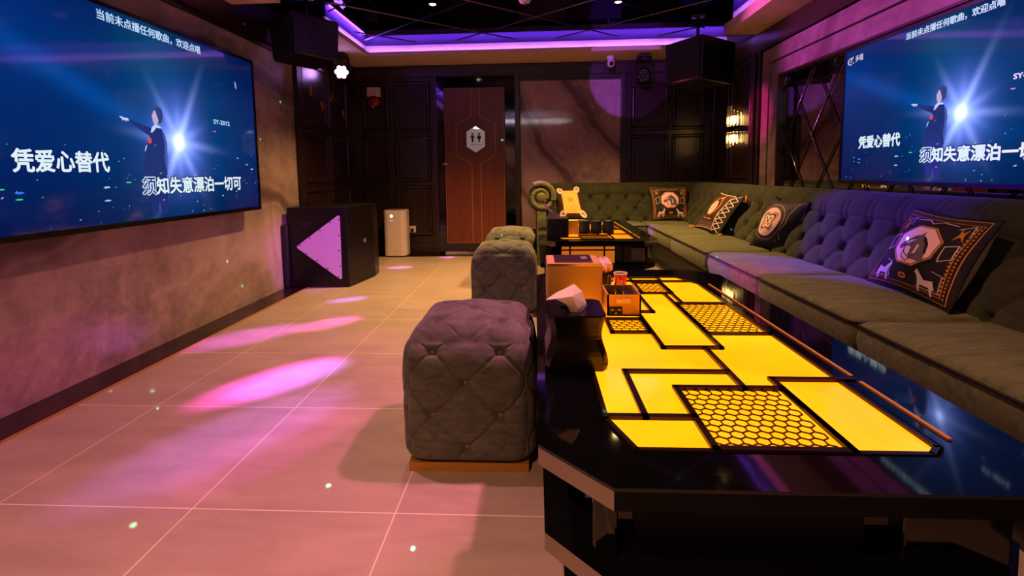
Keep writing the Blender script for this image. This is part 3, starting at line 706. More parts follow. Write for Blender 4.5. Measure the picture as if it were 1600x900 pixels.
# small black holder with pink tissue
hb = thing('tissue_holder', 'small black holder with crumpled pink tissue behind the gold caddy', 'tissue holder', (.272, 1.93, TZ))
MB().box(-.03, .03, -.03, .03, 0, .085).build('box', M['lacquer'], hb, bevel=.004)
def cr(u, v):
    a = 2 * PI * u; r = .034 * math.sin(PI * (v * .9 + .05)) * (1 + .22 * math.sin(5 * a + 8 * v)); return (r * math.cos(a), r * math.sin(a), .083 + .065 * v + .006 * math.sin(7 * a))
MB().grid(cr, 30, 14, smooth=False).build('tissue', M['crystal'], hb)
rc = thing('cup', 'small bright red cup behind the gold caddy', 'cup', (.365, 2.06, TZ))
MB().lathe([(.020, 0), (.025, .002), (.028, .05), (.029, .055), (.026, .055), (.024, .008)], 24).build('body', M['red_cup'], rc)
MB().lathe([(.030, .053), (.030, .058), (.024, .058), (.024, .053)], 24).build('rim', M['white_plastic'], rc)

# ------------------------------------------------------------------ things on the far table
p = at_z(866, 371, TZ)
ft = tissue_box('dark blue tissue box with pink tissue on the far table', (.165, 3.66, TZ), .165, .16, .15, 0, False, mat('navy_plastic', '#0c1626', .35), None)
tissue(ft, .15, lambda u, v: ((u - .5) * .085 * (1 - .55 * v) - .02 - .055 * v + .015 * math.sin(6 * v), .01 * math.sin(5 * u) + .02 * v, .148 + .115 * v * (1 - .35 * (u - .2) ** 2) - .02 * v * u), 10, 10, mat('pink_sheet', '#f0b8c4', .8))
yb = thing('carton', 'small yellow patterned carton beside the far tissue box', 'carton', (.295, 3.80, TZ))
MB().box(-.042, .042, -.03, .03, 0, .115).build('box', M['yellow_box'], yb, bevel=.003)
mb = MB()
for i in range(4):
    for k_ in range(2):
        for q in stroke(ngon(-.021 + .042 * k_, .018 + .027 * i, .013, .009, 6), .0016, True): mb.add([(x, -.0306, z) for x, z in q], [(0, 1, 2, 3)])
mb.build('pattern', M['gold_dim'], yb, recalc=False)
cups = [(.392, 3.86, 'black dice cup beside yellow carton, leftmost of three on far table'), (.487, 3.86, 'black dice cup standing between two others on the far table'), (.582, 3.86, 'rightmost of the three black dice cups on the far table')]
c0 = thing('dice_cup', cups[0][2], 'dice cup', (cups[0][0], cups[0][1], TZ), 0, 'dice cups on the far table')
MB().lathe([(.044, 0), (.046, .004), (.046, .03), (.044, .032), (.044, .098), (.040, .104), (.0, .104)], 24).build('cup', M['black_plastic'], c0)
MB().lathe([(.0468, 0), (.0468, .01), (.0462, .012)], 24).build('base_tray', M['lacquer_soft'], c0)
for x, q, lb in cups[1:]:
    c = copy_tree(c0); c.location = (x, q, TZ); c['label'] = lb

# ------------------------------------------------------------------ tufted ottomans
def tuft(a, b, pa, pb, A=.020, B=.0065):
    u, v = a / pa, b / pb
    s, q = u + v, u - v                          # crease lines where s or q is an even number / buttons at their crossings
    ds, dq = abs(s - 2 * round(s / 2)), abs(q - 2 * round(q / 2))
    crease = math.exp(-(ds / .055) ** 2) + math.exp(-(dq / .055) ** 2)
    d = math.hypot(ds, dq)
    puff = .5 * (1 - math.cos(PI * ds)) * .5 * (1 - math.cos(PI * dq))
    return -B * min(1, crease) - A * math.exp(-(d / .24) ** 2) + .0055 * puff
def ottoman(label, loc, w_=.445, d_=.44, h_=.445):
    o = thing('ottoman', label, 'ottoman', loc, 0, 'tufted ottomans along the tables')
    n = 120; mb = MB(); zb = .028
    hw, hd, hh = w_ / 2, d_ / 2, (h_ - zb) / 2 + .02; zc = zb + hh - .005
    pa = pb = .112
    def surf(ax, s, t):
        # ax: face direction, s,t in -1..1
        if ax == 'f': p = Vector((s * hw, -hd, t * hh)); nn = Vector((0, -1, 0)); a, b = s * hw, t * hh
        if ax == 'b': p = Vector((-s * hw, hd, t * hh)); nn = Vector((0, 1, 0)); a, b = s * hw, t * hh
        if ax == 'l': p = Vector((-hw, -s * hd, t * hh)); nn = Vector((-1, 0, 0)); a, b = s * hd + pa * 0, t * hh
        if ax == 'r': p = Vector((hw, s * hd, t * hh)); nn = Vector((1, 0, 0)); a, b = s * hd, t * hh
        if ax == 't': p = Vector((s * hw, t * hd, hh)); nn = Vector((0, 0, 1)); a, b = s * hw, t * hd
        # round the corners, more at the top than at the sides
        rx, rt, rb = .075, .115, .045
        q = Vector((max(-hw + rx, min(hw - rx, p.x)), max(-hd + rx, min(hd - rx, p.y)), max(-hh + rb, min(hh - rt, p.z))))
        rz = rt if p.z > 0 else rb; d = p - q; e_ = Vector((d.x / rx, d.y / rx, d.z / rz))
        if e_.length > 1e-6:
            e_.normalize(); pr = q + Vector((e_.x * rx, e_.y * rx, e_.z * rz)); dn = e_
        else: pr = p; dn = nn
        # soft belly
        bul = .012 * (1 - (p.z / hh) ** 2) * (1 - s * s) if ax != 't' else .030 * (1 - s * s) * (1 - t * t)
        edge = min(1, (1 - max(abs(s), abs(t))) / .22)
        if ax != 't': edge = min(1, (1 - abs(s)) / .16, (1 + t) / .2, (1 - t) / .14)
        dz = tuft(a, b - (.105 - (zc - .21)) if ax != 't' else b, pa, pb) * max(0, edge)
        return pr + nn * bul + dn * dz
    for ax in 'fblrt':
        mb.grid(lambda u, v: surf(ax, u * 2 - 1, v * 2 - 1) + Vector((0, 0, zc)), n, n)
    b = mb.build('upholstery', M['ottoman'], o)
    bm = bmesh.new(); bm.from_mesh(b.data); bmesh.ops.remove_doubles(bm, verts=bm.verts, dist=.0008); bmesh.ops.recalc_face_normals(bm, faces=bm.faces)
    for f in bm.faces: f.smooth = True
    bm.to_mesh(b.data); bm.free()
    # buttons sit at the crossings on the front, left and top faces
    me = None
    off = (.105 - (zc - .21))
    spots = []
    for ax in ('f', 'l', 'r', 't'):
        for i in range(-4, 5):
            for j in range(-6, 7):
                if (i + j) % 2: continue
                a_, b_ = i * pa, j * pb
                if ax == 't': s, t_ = a_ / hw, b_ / hd
                else: s, t_ = a_ / (hw if ax == 'f' else hd), (b_ + off) / hh
                if abs(s) > .93 or abs(t_) > .93: continue
                e = .01; P0 = surf(ax, s, t_); nn = (surf(ax, s + e, t_) - surf(ax, s - e, t_)).cross(surf(ax, s, t_ + e) - surf(ax, s, t_ - e)).normalized()
                cn = Vector((0, -1, 0)) if ax == 'f' else Vector((-1, 0, 0)) if ax == 'l' else Vector((1, 0, 0)) if ax == 'r' else Vector((0, 0, 1))
                spots.append((P0 + cn * .003 + Vector((0, 0, zc)), cn))
    bt = MB().lathe([(.0105, 0), (.0105, .003), (.0075, .007), (.002, .0085)], 14)
    first = None
    for P0, cn in spots:
        if first is None: first = ob = bt.build('button', M['button'], b)
        else: ob = first.copy(); COL.objects.link(ob)
        ob.location = P0; ob.rotation_euler = cn.to_track_quat('Z', 'Y').to_euler()
    MB().box(-hw + .02, hw - .02, -hd + .015, hd - .02, 0, .03).build('gold_base', M['gold_dim'], o)
    return o
ot = ottoman('nearest grey tufted ottoman with gold base beside the yellow lit table', (-.233, 1.715, 0))
for y_, lb in ((3.42, 'middle tufted ottoman, dark fronted, just behind the nearest ottoman'), (4.33, 'rear tufted ottoman farthest away, standing before the restroom door')):
    c = copy_tree(ot); c.location = (-.228, y_, 0); c['label'] = lb

# ------------------------------------------------------------------ the long corner sofa
sofa = thing('corner_sofa', 'long olive green button-tufted corner sofa with scrolled arm along the walls', 'sofa', (1.2, 3.0, 0))
OFF = Vector((1.2, 3.0, 0))
def prof_back(t):     # t 0..1 along the cross-section -> (a = distance from the wall, z, na, nz, length)
    pts = []
    L1 = .37; R = .125; L2 = PI * R * 1.08
    s = t * (L1 + L2)
    a0, z0, a1, z1 = .43, .40, .275, .735
    if s < L1:
        k_ = s / L1; return a0 + (a1 - a0) * k_, z0 + (z1 - z0) * k_, .91, .42, s
    th = (s - L1) / R - .1
    ca, cz = .155, .745
    return ca + R * math.cos(th), cz + R * math.sin(th), math.cos(th), math.sin(th), s
def backrest(name, length, frm, spacing, nl):
    pb_, rows = .14, .19
    def fn(u, v):
        a, z, na, nz, s = prof_back(v); l = u * length
        x = l / (spacing / 2); r_ = (s - .19) / pb_
        fade = max(0, min(1, (.60 - s) / .14)) * min(1, s / .05)
        q, w2 = x + r_, x - r_
        if s < .36:
            ds, dq = abs(q - 2 * round(q / 2)), abs(w2 - 2 * round(w2 / 2))
            d = -.010 * min(1, math.exp(-(ds / .11) ** 2) + math.exp(-(dq / .11) ** 2)) - .044 * math.exp(-(math.hypot(ds, dq) / .30) ** 2) + .012 * (1 - math.cos(PI * ds)) * (1 - math.cos(PI * dq)) * .25
        else:
            xx = abs(x - 1 - 2 * round((x - 1) / 2)) if False else abs(x - 2 * round(x / 2)); k_ = max(0, 1 - (s - .36) / .28)
            ds = abs((x + (.36 - .19) / pb_) - 2 * round((x + (.36 - .19) / pb_) / 2)); dq = abs((x - (.36 - .19) / pb_) - 2 * round((x - (.36 - .19) / pb_) / 2))
            d = -.012 * k_ * min(1, math.exp(-(ds / .10) ** 2) + math.exp(-(dq / .10) ** 2))
        a += na * d * (fade if s < .36 else 1); z += nz * d * (fade if s < .36 else 1)
        return frm(l, a, z) - OFF
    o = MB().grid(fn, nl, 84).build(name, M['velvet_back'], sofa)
    bt = MB().lathe([(.013, 0), (.013, .003), (.009, .007), (.002, .009)], 10)
    first = None
    i = 0
    for row, sv in enumerate((.19, .19 + pb_, .19 - pb_)):
        k0 = 0 if row == 0 else 1
        k_ = k0
        while k_ * spacing / 2 < length - .05:
            l = k_ * spacing / 2
            a, z, na, nz, s = prof_back(sv / (.37 + PI * .125 * 1.08))
            p = frm(l, a - .040 * na, z - .040 * nz) - OFF; p2 = frm(l, a - .040 * na + na, z - .040 * nz + nz) - OFF
            if first is None: first = ob = bt.build('button', M['velvet_back'], o)
            else: ob = first.copy(); COL.objects.link(ob)
            ob.location = p; ob.rotation_euler = (p2 - p).to_track_quat('Z', 'Y').to_euler()
            k_ += 2 if False else 2
    return o
SP = .205
backrest('backrest', 1.95, lambda l, a, z: Vector((.12 + l, YB - .045 - a, z)), SP, 200)
backrest('backrest', 5.4, lambda l, a, z: Vector((XR - .045 - a, YB - .1 - l, z)), SP, 520)
# seat cushions (front edge at x = 1.19 on the long run)
def cushion(x0, x1, y0, y1, zt, facing):
    def fn(u, v):
        return None
    mb = MB(); nx, ny = 26, 26; r = .03; z0 = .295
    rings = []
    def outline(ins, z, n=12):
        pts = []
        a0, a1, b0, b1 = x0 + ins, x1 - ins, y0 + ins, y1 - ins; rr = max(.004, .03 - ins * .3)
        for cx_, cy_, st in ((a1 - rr, b1 - rr, 0), (a0 + rr, b1 - rr, PI / 2), (a0 + rr, b0 + rr, PI), (a1 - rr, b0 + rr, 3 * PI / 2)):
            for k_ in range(n // 3 + 1): pts.append((cx_ + rr * math.cos(st + k_ * PI / 2 / (n // 3)), cy_ + rr * math.sin(st + k_ * PI / 2 / (n // 3)), z))
        return pts
    lay = [outline(.004, z0), outline(.0, z0 + .02), outline(-.006, z0 + .07), outline(0, zt - .022), outline(.005, zt - .010), outline(.016, zt)]
    for k_, hgt in ((.06, .008), (.13, .014), (.2, .017)): lay.append(outline(min(k_, min(x1 - x0, y1 - y0) / 2 - .03), zt + hgt))
    n = len(lay[0]); vs = [Vector(p) - OFF for r_ in lay for p in r_]; fs = []
    for i in range(len(lay) - 1):
        for q in range(n): fs.append((i * n + q, i * n + (q + 1) % n, (i + 1) * n + (q + 1) % n, (i + 1) * n + q))
    fs.append(tuple((len(lay) - 1) * n + q for q in range(n)))
    mb.add(vs, fs, 0, True)
    o = mb.build('seat_cushion', M['velvet'], sofa)
    pp = outline(-.001, zt - .016)
    MB().tube([Vector(p) - OFF for p in pp], .005, 6, 0, True).build('piping', M['seam'], o)
    return o
ys = [5.12, 4.27, 3.36, 2.59, 1.81, 1.03, .25]
for i in range(6): cushion(1.19 + (.0 if i % 2 else .006), 1.70, ys[i + 1] + .004, ys[i] - .004, .432 + (.004 if i % 2 else 0), 'x')
for a, b in ((.14, .66), (.66, 1.19), (1.19, 1.70)): cushion(a + .003, b - .003, 5.125, 5.50, .43, 'y')
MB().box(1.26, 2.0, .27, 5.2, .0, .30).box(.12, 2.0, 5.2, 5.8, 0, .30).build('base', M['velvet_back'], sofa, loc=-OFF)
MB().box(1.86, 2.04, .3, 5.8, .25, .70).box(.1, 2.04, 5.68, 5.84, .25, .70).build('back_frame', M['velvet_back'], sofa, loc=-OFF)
# scrolled arm
ax0, ay0 = .05, 5.09
arm = MB()
R = .145; ccx, ccz = .055, .735
def armprof(k_):   # cross-section polygon of the arm: post and scroll roll
    pts = [(.0, 0), (.0, .60)]
    for i in range(25):
        a_ = math.radians(250 - i * 13.5 * 1.0); pts.append((ccx + R * math.cos(a_), ccz + R * math.sin(a_)))
    pts += [(.125, .60), (.125, 0)]
    return pts
pr = armprof(0)
arm.add([(x, ay0, z) for x, z in pr] + [(x, 5.84, z) for x, z in pr], [(i, (i + 1) % len(pr), len(pr) + (i + 1) % len(pr), len(pr) + i) for i in range(len(pr))] + [tuple(range(len(pr)))], 0, False)
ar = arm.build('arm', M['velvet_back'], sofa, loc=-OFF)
MB().box(.012, .112, ay0 - .022, ay0, 0, .72).build('arm_front_post', M['velvet'], ar, bevel=.010)
sp_ = []
for i in range(60):
    a_ = math.radians(-60 + i * 9.2); rr = .050 + (R + .008 - .050) * i / 59; sp_.append((ccx + .008 + rr * math.cos(a_), ay0 - .012, ccz + rr * math.sin(a_)))
MB().tube(sp_, [.020 + .012 * i / 59 for i in range(60)], 10).build('scroll_roll', M['velvet'], ar)
MB().lathe([(.058, 0), (.058, .02), (.045, .032), (.01, .036)], 24, 0, TX((ccx + .008, ay0 - .001, ccz)) @ RX(PI / 2)).build('scroll_center', M['velvet'], ar)
mb = MB()
for i in range(18):
    a_ = math.radians(-50 + i * 17); mb.tube([(ccx + .008 + .062 * math.cos(a_), ay0 - .024, ccz + .062 * math.sin(a_)), (ccx + .008 + .13 * math.cos(a_ + .12), ay0 - .014, ccz + .13 * math.sin(a_ + .12))], .004, 5)
mb.build('pleats', M['seam'], ar)

# ------------------------------------------------------------------ scatter cushions
CM = dict(black=mat('print_black', '#070506', .75), cream=mat('print_cream', '#f6e0d0', .75), pink=mat('print_pink', '#f4cdd0', .75), gold=mat('print_gold', '#c98a22', .6), grey=mat('print_grey', '#665864', .75),
          light=mat('print_light', '#d8c8c8', .75), yellow=mat('print_yellow', '#f6d060', .7), brown=mat('print_brown', '#3a1e14', .75), rust=mat('print_rust', '#7a3020', .75), mauve=mat('print_mauve', '#5a3a50', .75),
          navy=mat('print_navy', '#10101e', .7), back=mat('cream_back', '#efe2d8', .75))
def pillow(label, corners, art, front, back, T=.07, piping=None, Tb=1.0):
    TL, TR, BR, BL = [Vector(c) for c in corners]
    org = (BL + BR) / 2
    n = ((TR - TL) + (BR - BL)).cross((TL - BL) + (TR - BR)).normalized()
    if n.dot(EYE - org) < 0: n = -n
    o = thing('cushion', label, 'cushion', org, 0, 'printed cushions on the sofa')
    def base(u, v):
        uu = .5 + (u - .5) * (1 - .09 * math.sin(PI * v)); vv = .5 + (v - .5) * (1 - .09 * math.sin(PI * u))
        return BL.lerp(BR, uu).lerp(TL.lerp(TR, uu), vv) - org
    puff = lambda u, v: T * (max(0, math.sin(PI * u)) * max(0, math.sin(PI * v))) ** .55
    wr = lambda u, v: .004 * math.sin(9 * u + 5 * v) * (1 - abs(2 * u - 1)) + .003 * math.sin(14 * v - 6 * u)
    ff = lambda u, v, e=0: base(u, v) + n * (puff(u, v) + wr(u, v) * puff(u, v) / T + e)
    fbk = lambda u, v: base(u, v) - n * puff(u, v) * Tb
    c = MB().grid(lambda u, v: ff(u, v), 32, 32).build('cover', CM[front], o, recalc=False)
    MB().grid(lambda u, v: fbk(1 - u, v), 32, 32).build('back_panel', CM[back], o, recalc=False)
    keys = sorted({k for k, _ in art}); mb = MB()
    # mirror-safe: art is laid with its own order of layers
    lay_art(mb, lambda u, v, e: ff(u, v, e + .0012), art, {k: i for i, k in enumerate(keys)})
    if art: mb.build('print', [CM[k] for k in keys], c, recalc=False)
    E_ = [base(u, 0) for u in [i / 16 for i in range(16)]] + [base(1, i / 16) for i in range(16)] + [base(1 - i / 16, 1) for i in range(16)] + [base(0, 1 - i / 16) for i in range(16)]
    MB().tube(E_, .005, 6, 0, True).build('piping', CM[piping or front], o)
    return o, base, n
def horse_art(x, y, sx, sy, body='grey', lines='black'):
    A_ = [(body, place_poly(HORSE, x, y, sx, sy))]
    for pts in ([(.18, .55), (.24, .38)], [(.24, .60), (.46, .72)], [(.44, .80), (.46, .42)], [(.2, .45), (.3, .2), (.5, .1), (.56, .4)], [(.22, .4), (.3, .05), (.52, -.05), (.75, .3)]):
        A_ += [(lines, q) for q in stroke(place_poly(pts, x, y, sx, sy), .010)]
    A_ += [('black', place_poly([(.62, .83), (.72, .78), (.86, .60), (.96, .30), (.90, .30), (.80, .55), (.66, .74)], x, y, sx, sy)), ('light', place_poly([(.60, .55), (.68, .50), (.70, .25), (.62, .20)], x, y, sx, sy))]
    A_ += [('light', place_poly([(.2, .52), (.4, .68), (.5, .66), (.36, .55), (.22, .47)], x, y, sx, sy)), (lines, ngon(x + .40 * sx, y + .66 * sy, .010, .010, 8))]
    return A_
def horse_scarf(mir=False):
    A_ = []
    for d, wd, k in ((.035, .008, 'gold'), (.062, .022, 'brown'), (.085, .006, 'gold')): A_ += [(k, q) for q in stroke([(d, d), (1 - d, d), (1 - d, 1 - d), (d, 1 - d)], wd, True)]
    for i in range(22):
        for (u, v) in ((.062, .09 + i * .039), (.938, .09 + i * .039)): A_.append(('gold', ngon(u, v, .008, .010, 6)))
    for i in range(18): A_.append(('gold', ngon(.905, .12 + i * .044, .010, .014, 6)))
    A_ += [('black', ngon(.5, .56, .30, .30, 8, PI / 8)), ('gold', ngon(.5, .56, .275, .275, 8, PI / 8)), ('rust', ngon(.5, .56, .262, .262, 8, PI / 8)), ('pink', ngon(.5, .56, .252, .252, 8, PI / 8))]
    A_ += horse_art(.305, .365, .40, .39)
    for x in (.16, .84):
        A_ += [('gold', [(x - .045, .70), (x, .76), (x + .045, .70), (x + .02, .78), (x + .03, .86), (x, .80), (x - .03, .86), (x - .02, .78)])]
        A_ += [('light', q) for q in stroke([(x - .05, .62), (x + .05, .66), (x + .06, .50), (x - .03, .44)], .009, True)]
        A_ += [('light', q) for q in stroke([(x - .055, .84), (x + .05, .9), (x + .06, .80)], .008)]
    A_ += [('light', q) for q in stroke([(.25, .88), (.42, .90), (.5, .86), (.58, .90), (.75, .88)], .009)]
    for x in (.22, .78):   # small standing horses
        s_ = 1 if x < .5 else -1
        H2 = [(-.08, .13), (-.05, .22), (.03, .20), (.07, .25), (.11, .30), (.13, .26), (.10, .22), (.09, .16), (.085, .06), (.065, .06), (.06, .14), (-.03, .14), (-.045, .06), (-.065, .06), (-.06, .13)]
        A_ += [('light', [(x + s_ * a, b - .0) for a, b in H2])] + [('light', q) for q in stroke([(x - .11, .11), (x + .11, .11), (x + .11, .30), (x + .02, .32)], .007)]
        A_ += [('gold', ngon(x + dx_, .13, .006, .006, 6)) for dx_ in (-.09, -.03, .03, .09)]
    A_ += [('gold', ngon(.5, .17, .05, .035, 10)), ('brown', ngon(.5, .17, .028, .018, 8))]
    return A_
Zs = .447
p5 = [at_x(1432, 324, 1.76), at_x(1568, 346, 1.72), at_z(1484, 489, Zs), at_z(1354, 437, Zs)]
pillow('large black and gold cushion with grey horse head, nearest on the long sofa', p5, horse_scarf(), 'black', 'back', .07, None, 1.7)
p2 = [at_y(1012, 291, 5.52), at_y(1073, 291, 5.52), at_y(1077, 345, 5.36), at_y(1019, 345, 5.36)]
pillow('horse head cushion upright in the sofa corner on the back run', p2, horse_scarf(), 'black', 'back', .06, None, .6)
A4 = []
for k_, r_ in ((('mauve'), .40), ('navy', .385), ('light', .36), ('navy', .352), ('mauve', .33), ('navy', .318), ('pink', .29)): A4.append((k_, ngon(.44, .50, r_, r_ * 1.08, 36)))
def petal(r0, ph): return [(.44 + r0 * (1 + .22 * math.cos(4 * a_ + ph)) * math.cos(a_), .50 + r0 * (1 + .22 * math.cos(4 * a_ + ph)) * math.sin(a_)) for a_ in [2 * PI * i / 40 for i in range(40)]]
A4 += [('rust', petal(.205, PI)), ('pink', petal(.19, PI)), ('brown', petal(.175, PI)), ('cream', petal(.145, PI))]
for a_ in (45, 135, 225, 315): A4.append(('brown', [(.44 + .04 * math.cos(math.radians(a_)) + x * math.cos(math.radians(a_)) - y_ * math.sin(math.radians(a_)), .50 + .04 * math.sin(math.radians(a_)) + x * math.sin(math.radians(a_)) + y_ * math.cos(math.radians(a_))) for x, y_ in ((0, 0), (.05, .022), (.10, 0), (.05, -.022))]))
A4 += [('rust', ngon(.44, .5, .035, .035, 12))]
for q in stroke([(.88, .9), (.83, .7), (.86, .5), (.80, .35)], .008) + stroke([(.80, .28), (.83, .16)], .010): A4.append(('light', q))
A4 += [('rust', [(.86, .88), (.92, .88), (.92, .94), (.86, .94)]), ('mauve', [(.72, .10), (.77, .10), (.77, .16), (.72, .16)])]
p4 = [at_x(1206, 309, 1.74), at_x(1266, 316, 1.77), at_z(1228, 393, Zs), at_z(1171, 384, Zs)]
o4, b4, n4 = pillow('navy cushion with round pink rosette emblem in the middle of long sofa', p4, A4, 'navy', 'back', .07, None, 1.5)
MB().tube([b4(.15, 1.0) + Vector((0, 0, -.005)), b4(.16, 1.03), b4(.13, 1.07)], [.018, .012, .003], 8).tube([b4(.24, 1.0), b4(.27, 1.06)], [.014, .003], 8).build('bow', CM['navy'], o4)
A3 = [('brown', [(.0, .0), (.72, .0), (.72, 1), (.0, 1)])]
A3 += [('mauve', [(.03, .03), (.70, .03), (.70, .20), (.03, .20)]), ('gold', ngon(.36, .62, .235, .26, 28)), ('gold', [(.36, .84), (.44, .96), (.52, .82)]), ('brown', ngon(.375, .63, .19, .215, 26)), ('pink', ngon(.34, .58, .165, .185, 26))]
A3 += [('rust', q) for q in stroke([(.30, .52), (.36, .60), (.33, .66), (.40, .70)], .018)]
A3 += [('light', q) for q in stroke([(.16, .27), (.24, .285), (.30, .26), (.38, .28), (.46, .26), (.56, .275)], .014)]
A3 += [('cream', q) for q in stroke([(.72, .02), (.72, .97), (.02, .97)], .016)] + [('cream', q) for q in stroke([(.03, .03), (.70, .03)], .012)]
for i in range(7):
    v0 = .03 + i * .135
    A3 += [('cream', q) for q in stroke([(.73, v0), (.95, v0 + .125)], .014) + stroke([(.73, v0 + .125), (.95, v0)], .014)]
for i in range(8): A3 += [('light', q) for q in stroke([(.04 + i * .08, .03), (.08 + i * .08, .08)], .010)]
p3 = [at_x(1128, 300, 1.72), at_x(1166, 306, 1.74), at_z(1122, 368, Zs), at_z(1086, 355, Zs)]
o3, b3, n3 = pillow('brown cushion with oval portrait medallion, white lacing and gold tassels', p3, A3, 'black', 'black', .05, None, .7)
for u, v in ((0, 0), (1, 0), (1, 1), (0, 1)):
    q = b3(u, v); d = Vector((-.05 if u == 0 else .02, -.02, 0)) if v == 0 else Vector((0, -.02, -.05))
    q = q + (Vector((0, 0, .006)) if v == 0 else Vector((0, 0, 0)))
    MB().tube([q, q + d * .35, q + d * .55, q + d * 1.1], [.006, .012, .010, .016], 8).build('tassel', CM['gold'], o3)
A1 = [('yellow', [(.2, .12), (.86, .12), (.86, .9), (.2, .9)])]
for i in range(-6, 13, 2):
    for s_ in (1, -1):
        a, b = (.2, .2 + i * .1), (.86, .2 + i * .1 + s_ * .66)
        pts = []
        for f in [k_ / 20 for k_ in range(21)]:
            y_ = a[1] + (b[1] - a[1]) * f
            if .13 < y_ < .89: pts.append((.2 + .66 * f, y_))
        if len(pts) > 1: A1 += [('gold', q) for q in stroke([pts[0], pts[-1]], .006)]
A1 += [('gold', ngon(.53, .56, .135, .09, 8)), ('yellow', ngon(.53, .56, .115, .072, 8)), ('gold', ngon(.53, .56, .10, .06, 8))]
for u, v in ((.17, .12), (.90, .12), (.17, .90), (.86, .92)): A1 += [('cream', ngon(u, v, .125, .115, 18))] + [('brown', q) for q in stroke([(u - .06, v - .03), (u, v + .05), (u + .06, v - .04), (u - .03, v + .02)], .018)]
p1 = [at_y(867, 294, 5.58), at_y(905, 292, 5.58), at_y(918, 342, 5.42), at_y(873, 343, 5.42)]
p1[2].z = p1[3].z = .47
pillow('yellow quilted pattern cushion with pale corner rounds against the scrolled arm', p1, A1, 'brown', 'brown', .05, None, .6)

# ------------------------------------------------------------------ subwoofer on the floor at left
sw = thing('subwoofer', 'large black floor speaker with triangular pale plate by the left wall', 'speaker', (-1.93, 4.34, 0))
fx0, fx1, fy = -2.205, -1.665, 4.10
L_ = lambda x, y_, z: (x + 1.93, y_ - 4.34, z)
poly = [(fx0 + 1.93, fy - 4.34), (fx1 + 1.93, fy - 4.34), (-1.585 + 1.93, 4.56 - 4.34), (-1.60 + 1.93, 4.72 - 4.34), (fx0 + 1.93, 4.72 - 4.34)]
MB().prism(poly, .0, .718).build('cabinet', M['tolex'], sw, bevel=.008)
MB().box(-2.255 + 1.93, fx0 + 1.93 + .01, fy - .04 - 4.34, 4.5 - 4.34, 0, .57).build('black_side_box', M['tolex_dark'], sw, bevel=.02)  # thin black box closing the gap between cabinet and wall
Y0 = fy - .012
tri3 = [at_y(462, 386, Y0), at_y(530, 335, Y0), at_y(534, 438, Y0)]
tri = [(p.x, p.z) for p in tri3]
cx_, cz_ = sum(p[0] for p in tri) / 3, sum(p[1] for p in tri) / 3
rp = []
for i in range(3):
    p = Vector(tri[i]); a = Vector(tri[i - 1]); b = Vector(tri[(i + 1) % 3]); da = (a - p).normalized(); db = (b - p).normalized()
    for k_ in range(6):
        f = k_ / 5; rp.append(tuple(p + da * .03 * (1 - f) ** 2 + db * .03 * f ** 2))
mb = MB(); n = len(rp)
mb.add([L_(x, Y0, z) for x, z in rp] + [L_(x, fy + .001, z) for x, z in rp], [tuple(range(n))] + [(i, (i + 1) % n, n + (i + 1) % n, n + i) for i in range(n)])
pl = mb.build('triangle_plate', M['plate'], sw)
first = None
for i in range(3):
    a, b = Vector(tri[i]), Vector(tri[(i + 1) % 3])
    for f in (.06, .30, .55, .80):
        q = a.lerp(b, f); q = q + (Vector((cx_, cz_)) - q).normalized() * .014
        if first is None: first = ob = MB().lathe([(.0065, 0), (.0065, .003), (.003, .004)], 10, 0, RX(PI / 2)).build('screw', M['black_plastic'], pl)
        else: ob = first.copy(); COL.objects.link(ob)
        ob.location = L_(q.x, Y0, q.y)
q = at_y(480, 350, fy)
MB().box(q.x + 1.93 - .06, q.x + 1.93 + .03, fy - 4.34 - .002, fy - 4.34 + .004, q.z - .02, q.z + .02).build('front_handle', M['tolex_dark'], sw)
d_ = Vector((fx1 - -1.585, fy - 4.56, 0)).normalized(); nrm = Vector((d_.y, -d_.x, 0)) * -1
def on_side(f, z, out): p = Vector((fx1, fy, 0)).lerp(Vector((-1.585, 4.56, 0)), f); return Vector(L_(p.x + .9 * out, p.y - .15 * out, z))
for nm, f0, f1, z0, z1, mt in (('side_port', .52, .92, .13, .20, M['tolex_dark']), ('badge', .58, .66, .365, .40, M['grey_plastic'])):
    mb = MB(); vs = [on_side(f, z, o_) for o_ in (-.006, .003) for f, z in ((f0, z0), (f1, z0), (f1, z1), (f0, z1))]
    mb.add(vs, [(4, 5, 6, 7), (0, 1, 5, 4), (1, 2, 6, 5), (2, 3, 7, 6), (3, 0, 4, 7)]); mb.build(nm, mt, sw)

# ------------------------------------------------------------------ air purifier, socket, alarm, camera
ap = thing('air_purifier', 'white air purifier standing on the floor by the back wall', 'air purifier', (-1.70, 5.72, 0))
def rr(w_, d_, r, n=8):
    pts = []
    for cx_, cy_, st in ((w_ / 2 - r, d_ / 2 - r, 0), (-w_ / 2 + r, d_ / 2 - r, 90), (-w_ / 2 + r, -d_ / 2 + r, 180), (w_ / 2 - r, -d_ / 2 + r, 270)):
        for k_ in range(n + 1): a_ = math.radians(st + 90 * k_ / n); pts.append((cx_ + r * math.cos(a_), cy_ + r * math.sin(a_)))
    return pts
MB().prism(rr(.285, .22, .07), .015, .57).build('body', M['white_plastic'], ap, bevel=.008)
MB().prism(rr(.25, .19, .06), 0, .016).build('base', M['black_plastic'], ap)
MB().prism(rr(.262, .20, .062), .5685, .574).build('top_grille', M['grey_plastic'], ap)
lz = .50
MB().lathe([(.017, 0), (.017, .002)], 20, 0, TX((-.03, -.110, lz)) @ RX(PI / 2)).build('display_light', emis('display_white', (1, .95, .92), 2.5), ap)
MB().box(-.05, -.04, -.112, -.109, lz - .065, lz - .05).box(-.036, -.026, -.112, -.109, lz - .065, lz - .05).box(-.022, -.006, -.112, -.109, lz - .065, lz - .05).build('display_text', emis('display_red', (1, .45, .4), .7), ap)
